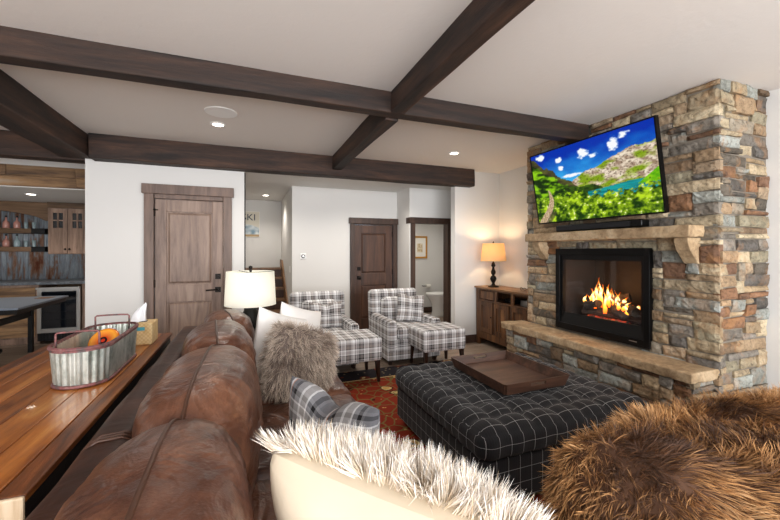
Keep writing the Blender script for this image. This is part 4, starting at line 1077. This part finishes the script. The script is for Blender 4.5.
# ------------------------------------------------------------------ hall : stairs, poster, thermostat
ss = thing('staircase', 'brown wooden stairs rising in the hall behind the white lamp', 'stairs', (.05, 6.45, 0))
for i in range(6):
    m = MB(); z = .18 * (i + 1); y = .27 * i
    m.box(-.60, .62, y, y + .30, z - .035, z); o = m.build('tread', M['cabinet_top'], ss, bevel=.004)
    m = MB(); m.box(-.60, .62, y + .02, y + .27 if i < 5 else 1.74, 0, z - .035); m.build('riser', M['door_dark'], ss)
m = MB(); m.prism([(-.02, .0), (-.02, .32), (1.36, 1.24), (1.74, 1.24), (1.74, 0)], .622, .645, 'X'); m.build('skirt_board', M['cabinet_top'], ss)
po = thing('ski_poster', 'framed poster with the word SKI over a snowy slope in the stair hall', 'poster', (.055, 8.185, 1.71))
m = MB(); m.box(-.21, .21, 0, .012, 0, .53); m.build('backing', M['paper'], po)
m = MB(); vs = []; cs = []; fs = []
for j in range(41):
    for i in range(31):
        u, v = i / 30, j / 40
        vs.append(((u - .5) * .40, -.002, .01 + v * .51)); 
        if v < .30 + .16 * math.sin(u * 3) + .04 * noise.noise(Vector((u * 4, 1, 0))): c = mixc(lc('7f9bab'), lc('dfe6e8'), .5 + noise.noise(Vector((u * 5, v * 7, 2))))
        elif v < .52 - .22 * abs(u - .3): c = lc('d9e0df')
        else: c = lc('e2dccb')
        if v < .1: c = lc('b59a70')
        cs.append(c)
for j in range(40):
    for i in range(30): a_ = j * 31 + i; fs.append((a_, a_ + 1, a_ + 32, a_ + 31))
m.add(vs, fs, cs); m.build('print', M['vcol'], po)
cu = bpy.data.curves.new('lettering', 'FONT'); cu.body = 'SKI'; cu.size = .19; cu.extrude = .001; cu.align_x = 'CENTER'; cu.materials.append(plain('navy_ink', '3c4552', .7))
tmp = bpy.data.objects.new('lettering', cu); COL.objects.link(tmp); bpy.context.view_layer.update(); me = bpy.data.meshes.new_from_object(tmp.evaluated_get(bpy.context.evaluated_depsgraph_get())); bpy.data.objects.remove(tmp); o = bpy.data.objects.new('lettering', me); COL.objects.link(o); o.parent = po; o.location = (.0, -.005, .345); o.rotation_euler = (PI / 2, 0, 0); o.scale = (1.05, 1, 1)
th_ = thing('thermostat', 'white wall thermostat with round dark dial left of the walnut door', 'thermostat', (.875, 6.2, 1.335))
MB().rbox(0, -.008, 0, .095, .016, .095, .006, .05).build('plate', M['offwhite'], th_)
m = MB(); m.tube([(0, -.016, 0), (0, -.030, 0)], .030, 20); m.build('dial', M['black'], th_); m = MB(); m.tube([(0, -.030, 0), (0, -.032, 0)], .016, 16); m.build('display', M['steel'], th_)
sw = thing('light_switch', 'white light switch low on the wall corner of the stair hall', 'switch', (.70, 6.50, 1.11))
MB().box(-.006, 0, -.035, .035, -.055, .055).build('plate', M['offwhite'], sw, bevel=.002); MB().box(-.01, -.006, -.012, .012, -.025, .025).build('toggle', M['porcelain'], sw)

# washroom contents
pf = thing('framed_print', 'gold framed small print on the washroom wall', 'picture', (3.70, 7.64, 1.25))
m = MB()
for d in [(-.19, .19, -.02, .0, 0, .04), (-.19, .19, -.02, .0, .47, .51), (-.19, -.15, -.02, 0, .04, .47), (.15, .19, -.02, 0, .04, .47)]: m.box(*d)
m.build('frame', M['gold'], pf, bevel=.004); MB().box(-.15, .15, -.008, -.002, .04, .47).build('mat_board', M['paper'], pf); 
m = MB(); vs = []; cs = []; fs = []
for j in range(13):
    for i in range(9): vs.append((-.07 + .14 * i / 8, -.011, .14 + .2 * j / 12)); cs.append(mixc(lc('e8dcc0'), lc('b79b6c'), .4 + 1.2 * noise.noise(Vector((i * .5, j * .5, 1)))))
for j in range(12):
    for i in range(8): a_ = j * 9 + i; fs.append((a_, a_ + 1, a_ + 10, a_ + 9))
m.add(vs, fs, cs); m.build('print', M['vcol'], pf)
tp = thing('paper_holder', 'toilet paper roll on a dark wall holder', 'toilet paper', (3.86, 7.65, .62))
MB().tube([(-.09, 0, 0), (-.09, -.05, 0), (-.09, -.07, 0), (.08, -.07, 0)], .009, 8).build('holder', M['bronze'], tp)
MB().tube([(-.02, -.07, 0), (.08, -.07, 0)], .042, 20).build('roll', M['paper'], tp)
to = thing('toilet', 'white toilet seen through the washroom doorway', 'toilet', (3.90, 7.15, 0), -PI / 2)
to.scale = (1.1, 1.0, 1.15)
m = MB(); m.lathe([(.115, 0), (.12, .03), (.10, .10), (.105, .22), (.16, .33), (.20, .39), (.205, .41)], seg=32); m.xf(Matrix.Diagonal((1, 1.25, 1, 1))); m.build('bowl', M['porcelain'], to, smooth=True)
m = MB(); m.lathe([(.205, .412), (.215, .42), (.21, .445), (.02, .45)], seg=32); m.xf(Matrix.Diagonal((1, 1.25, 1, 1))); m.build('seat', M['offwhite'], to, smooth=True)
m = MB(); m.rbox(.0, .36, .55, .40, .17, .34, .03, .06); m.rbox(0, .33, .20, .2, .22, .40, .03, .08); m.build('tank', M['porcelain'], to, smooth=True)

# ------------------------------------------------------------------ bar
rb = MB()
for (z0, z1) in ((2.21, 2.335), (2.338, 2.465)):
    x = -4.9
    while x < -1.66:
        w = random.uniform(.5, 1.3); x1 = min(-1.64, x + w); rb.box(x, x1 - .003, 5.80 + random.uniform(0, .008), 5.838, z0, z1); x = x1
tag(rb.build('reclaimed_header', M['reclaimed'], bevel=.003), 'mixed reclaimed boards cladding the header over the bar', 'header')
bc = thing('bar_base_cabinet', 'long grey brown wood base cabinet under the bar counter', 'cabinet', (-2.2, 7.2, 0))
m = MB(); m.box(-2.7, -.75, 0, .59, .10, .905); m.box(-2.7, -.75, .06, .59, 0, .10); m.box(-.21, .57, 0.0, .59, .02, .905); m.build('carcass', M['barcab'], bc)
for x0, x1 in ((-2.6, -1.78), (-1.75, -.78)):
    for z0, z1 in ((.12, .50), (.52, .87)):
        m = MB(); m.box(x0, x1, -.02, .0, z0, z1); d_ = m.build('drawer', M['reclaimed'], bc, bevel=.003)
        m = MB(); xc = (x0 + x1) / 2 ; m.tube([(xc - .07, -.02, z1 - .08), (xc - .07, -.045, z1 - .08), (xc + .07, -.045, z1 - .08), (xc + .07, -.02, z1 - .08)], .006, 6); m.build('pull', M['bronze'], d_)
m = MB(); m.box(-4.9, -1.64, 7.15, 7.79, .907, .95); tag(m.build('bar_countertop', M['counter'], bevel=.003), 'dark grey stone countertop of the bar', 'countertop')
bf = thing('beverage_cooler', 'glass fronted under-counter beverage cooler with steel frame in the bar', 'wine cooler', (-2.68, 7.18, 0))
m = MB()
for d in [(-.265, -.215, -.035, 0, .17, .865), (.215, .265, -.035, 0, .17, .865), (-.215, .215, -.035, 0, .80, .865), (-.215, .215, -.035, 0, .17, .235)]: m.box(*d)
m.build('steel_frame', M['steel'], bf, bevel=.003)
MB().box(-.265, .265, -.075, -.055, .84, .865).build('handle', M['steel'], bf); MB().box(-.215, .215, -.012, -.006, .235, .80).build('glass', M['darkglass'], bf)
m = MB()
for z in (.36, .48, .60, .70): m.box(-.205, .205, -.016, -.012, z, z + .006)
m.build('shelf', M['blackmetal'], bf)
m = MB(); m.box(-.265, .265, -.02, .015, .05, .165)
for k in range(14): m.box(-.25 + k * .037, -.235 + k * .037, -.026, -.02, .06, .155)
m.build('grille', M['blackmetal'], bf)
# corrugated backsplash
m = MB(); vs = []; fs = []; n = 560
for i in range(n + 1):
    x = -4.9 + 3.26 * i / n; y = 7.78 + .010 * math.cos(x * 2 * PI / .068); vs += [(x, y, .95), (x, y, 2.12)]
for i in range(n): fs.append((2 * i, 2 * i + 2, 2 * i + 3, 2 * i + 1))
m.add(vs, fs); o = m.build('corrugated_backsplash', M['rusty'], smooth=True); o.modifiers.new('s', 'SOLIDIFY').thickness = .002; tag(o, 'rusty corrugated metal backsplash behind the bar shelves', 'backsplash')
# arched valance + side panel
m = MB(); pts = [(-4.9, 2.195), (-2.93, 2.195), (-2.93, 1.96)]
cx_, r_ = -4.0, 1.07
m.prism([(-4.9, 2.195), (-2.94, 2.195), (-2.94, 1.90)] + [(-2.98 - 1.92 * i / 16, 1.90 + .17 * math.sin(PI * i / 16) ** .6) for i in range(17)], 7.50, 7.53, 'Y')
tag(m.build('arched_valance', M['barwood'], bevel=.003), 'arched wooden valance above the open bar shelves', 'valance')
uc = thing('upper_cabinet', 'grey brown wall cabinet with small paned doors above the bar counter', 'cabinet', (-2.39, 7.46, 1.37))
m = MB(); m.box(-.545, .74, 0, .31, 0, .74); m.build('carcass', M['barcab'], uc); m = MB(); m.box(-.545, .74, -.035, .31, .74, .825); m.build('crown', M['barwood'], uc, bevel=.004)
for k in range(5):
    x0 = -.535 + k * .25; x1 = x0 + .244
    m = MB()
    m.box(x0, x0 + .058, -.022, 0, .01, .73); m.box(x1 - .058, x1, -.022, 0, .01, .73); m.box(x0 + .058, x1 - .058, -.022, 0, .66, .73); m.box(x0 + .058, x1 - .058, -.022, 0, .01, .42)
    xm = (x0 + x1) / 2; m.box(xm - .012, xm + .012, -.022, 0, .42, .66); m.box(x0 + .058, xm - .012, -.022, 0, .53, .55); m.box(xm + .012, x1 - .058, -.022, 0, .53, .55)
    d_ = m.build('door', M['barcab'], uc, bevel=.002); MB().box(x0 + .058, x1 - .058, -.008, -.004, .42, .66).build('pane', M['darkglass'], d_)
    kx = x1 - .025 if k % 2 == 0 else x0 + .025
    m = MB(); m.lathe([(.01, 0), (.016, .015), (.005, .022)], seg=12); m.xf(Matrix.Translation((kx, -.022, .08)) @ Matrix.Rotation(PI / 2, 4, 'X')); m.build('knob', M['bronze'], d_)
for k, (z, w) in enumerate(((1.70, 'upper'), (1.41, 'lower'))):
    sh = thing('bar_shelf', w + ' thick floating wood shelf holding bottles in the bar', 'shelf', (-3.0, 7.62, z))
    m = MB(); m.box(-1.9, 0, -.12, .14, 0, .075); m.build('board', M['barwood'], sh, bevel=.003); m = MB(); m.box(-.16, .012, -.125, .14, -.004, .079); m.build('metal_end', M['blackmetal'], sh)
    for q, x in enumerate((-3.64, -3.51, -3.378, -3.268, -3.168)):
        mat = M['bottle_pink'] if q < 2 + (k == 0) * 1 and q > -1 else M['bottle_clear']
        sc = .85 if q in (0, 1, 2) else .72; r = .05 * sc
        prof = [(r * .9, 0), (r, .01), (r, .09 * sc), (r * .8, .12 * sc), (r * .3, .15 * sc), (r * .28, .21 * sc)]
        if q >= 3: prof = [(r * .6, 0), (r * .6, .005), (r * .75, .10)]
        b_ = thing('liquor_bottle' if q < 3 else 'drinking_glass', ('%s standing on the %s bar shelf, ' % ('pink toned bottle' if q < 2 + (k == 0) else 'clear bottle' if q < 3 else 'small drinking glass', w)) + ('furthest left', 'second from left', 'third from left', 'second from right end', 'nearest the metal shelf end')[q], 'bottle' if q < 3 else 'glass', (x, 7.60, z + .0752 + (.004 if x > -3.17 else 0)), 0, 'bottles and glasses on the bar shelves')
        MB().lathe(prof, seg=16).build('body', mat, b_, smooth=True)
        if q < 3: MB().lathe([(r * .34, .205 * sc), (r * .34, .235 * sc)], seg=12).build('cap', M['black'], b_)
# game table in the bar
gt = thing('game_table', 'dark game table on black legs with a caster before the bar', 'table', (-3.2, 6.22, 0))
m = MB(); m.box(-.8, .735, -.66, .66, .735, .76); m.build('tabletop', M['tablegrey'], gt, bevel=.004)
m = MB(); m.box(-.78, .715, -.64, -.61, .68, .735); m.box(-.78, .715, .61, .64, .68, .735); m.box(.685, .715, -.61, .61, .68, .735); m.build('apron', M['black'], gt)
for y in (-.45, .45):
    MB().box(.36, .41, y - .025, y + .025, .0 if y > 0 else .0, .735).build('leg', M['blackmetal'], gt); MB().box(-.6, -.55, y - .025, y + .025, 0, .735).build('leg', M['blackmetal'], gt)
m = MB(); m.box(.37, .40, -.425, .425, .50, .58); m.build('stretcher', M['blackmetal'], gt)
m = MB(); m.tube([(.385, -.40, .30), (.45, -.40, .30)], .02, 8); m.tube([(.44, -.41, .22), (.44, -.39, .22)], .035, 14); m.build('caster', M['black'], gt)
trio('paper_note', 'small tan card lying on the game table', 'card', (-2.72, -2.55, 6.52, 6.70, .7605, .766), M['cabinet_top'])

# ------------------------------------------------------------------ light
lamp('AREA', (-1.75, -2.62, 1.4), 185, (.98, .98, 1), (-PI / 2, 0, PI), 2.8, 2.0)
lamp('AREA', (1.7, -2.62, 1.4), 250, (.98, .98, 1), (-PI / 2, 0, PI), 3.1, 2.0)
w = bpy.data.worlds.new('sky'); scene.world = w; w.use_nodes = True
bg = w.node_tree.nodes['Background']; bg.inputs[0].default_value = (.75, .87, 1, 1); bg.inputs[1].default_value = 2.0
for x, y, z, e_, lab in ((1.9, 5.22, 2.48, 60, 'added unseen fill downlight behind the wall beam, before the walnut door'), (.4, 5.22, 2.48, 45, 'added unseen fill downlight behind the wall beam, before the stairs'), (3.2, 6.7, 2.48, 50, 'added unseen fill downlight in the washroom ceiling'), (-3.4, 5.45, 2.66, 40, 'added unseen fill downlight on the ceiling before the bar')):
    downlight(x, y, z, lab, e_, size=2.7)  # out-of-view fill lamps, added to brighten the hall, washroom and bar

# ------------------------------------------------------------------ camera
cam = bpy.data.cameras.new('camera'); co = bpy.data.objects.new('camera', cam); COL.objects.link(co); scene.camera = co
cam.sensor_width = 36; cam.lens = 370 / 780 * 36; cam.shift_y = -9 / 780; cam.clip_start = .02
co.location = (0, 0, 1.42); co.rotation_euler = (PI / 2, 0, -math.atan(144 / 370))
scene.view_settings.view_transform = 'Standard'; scene.view_settings.look = 'None'; scene.view_settings.gamma = 1
scene.view_settings.use_curve_mapping = False; scene.view_settings.exposure = 0.0
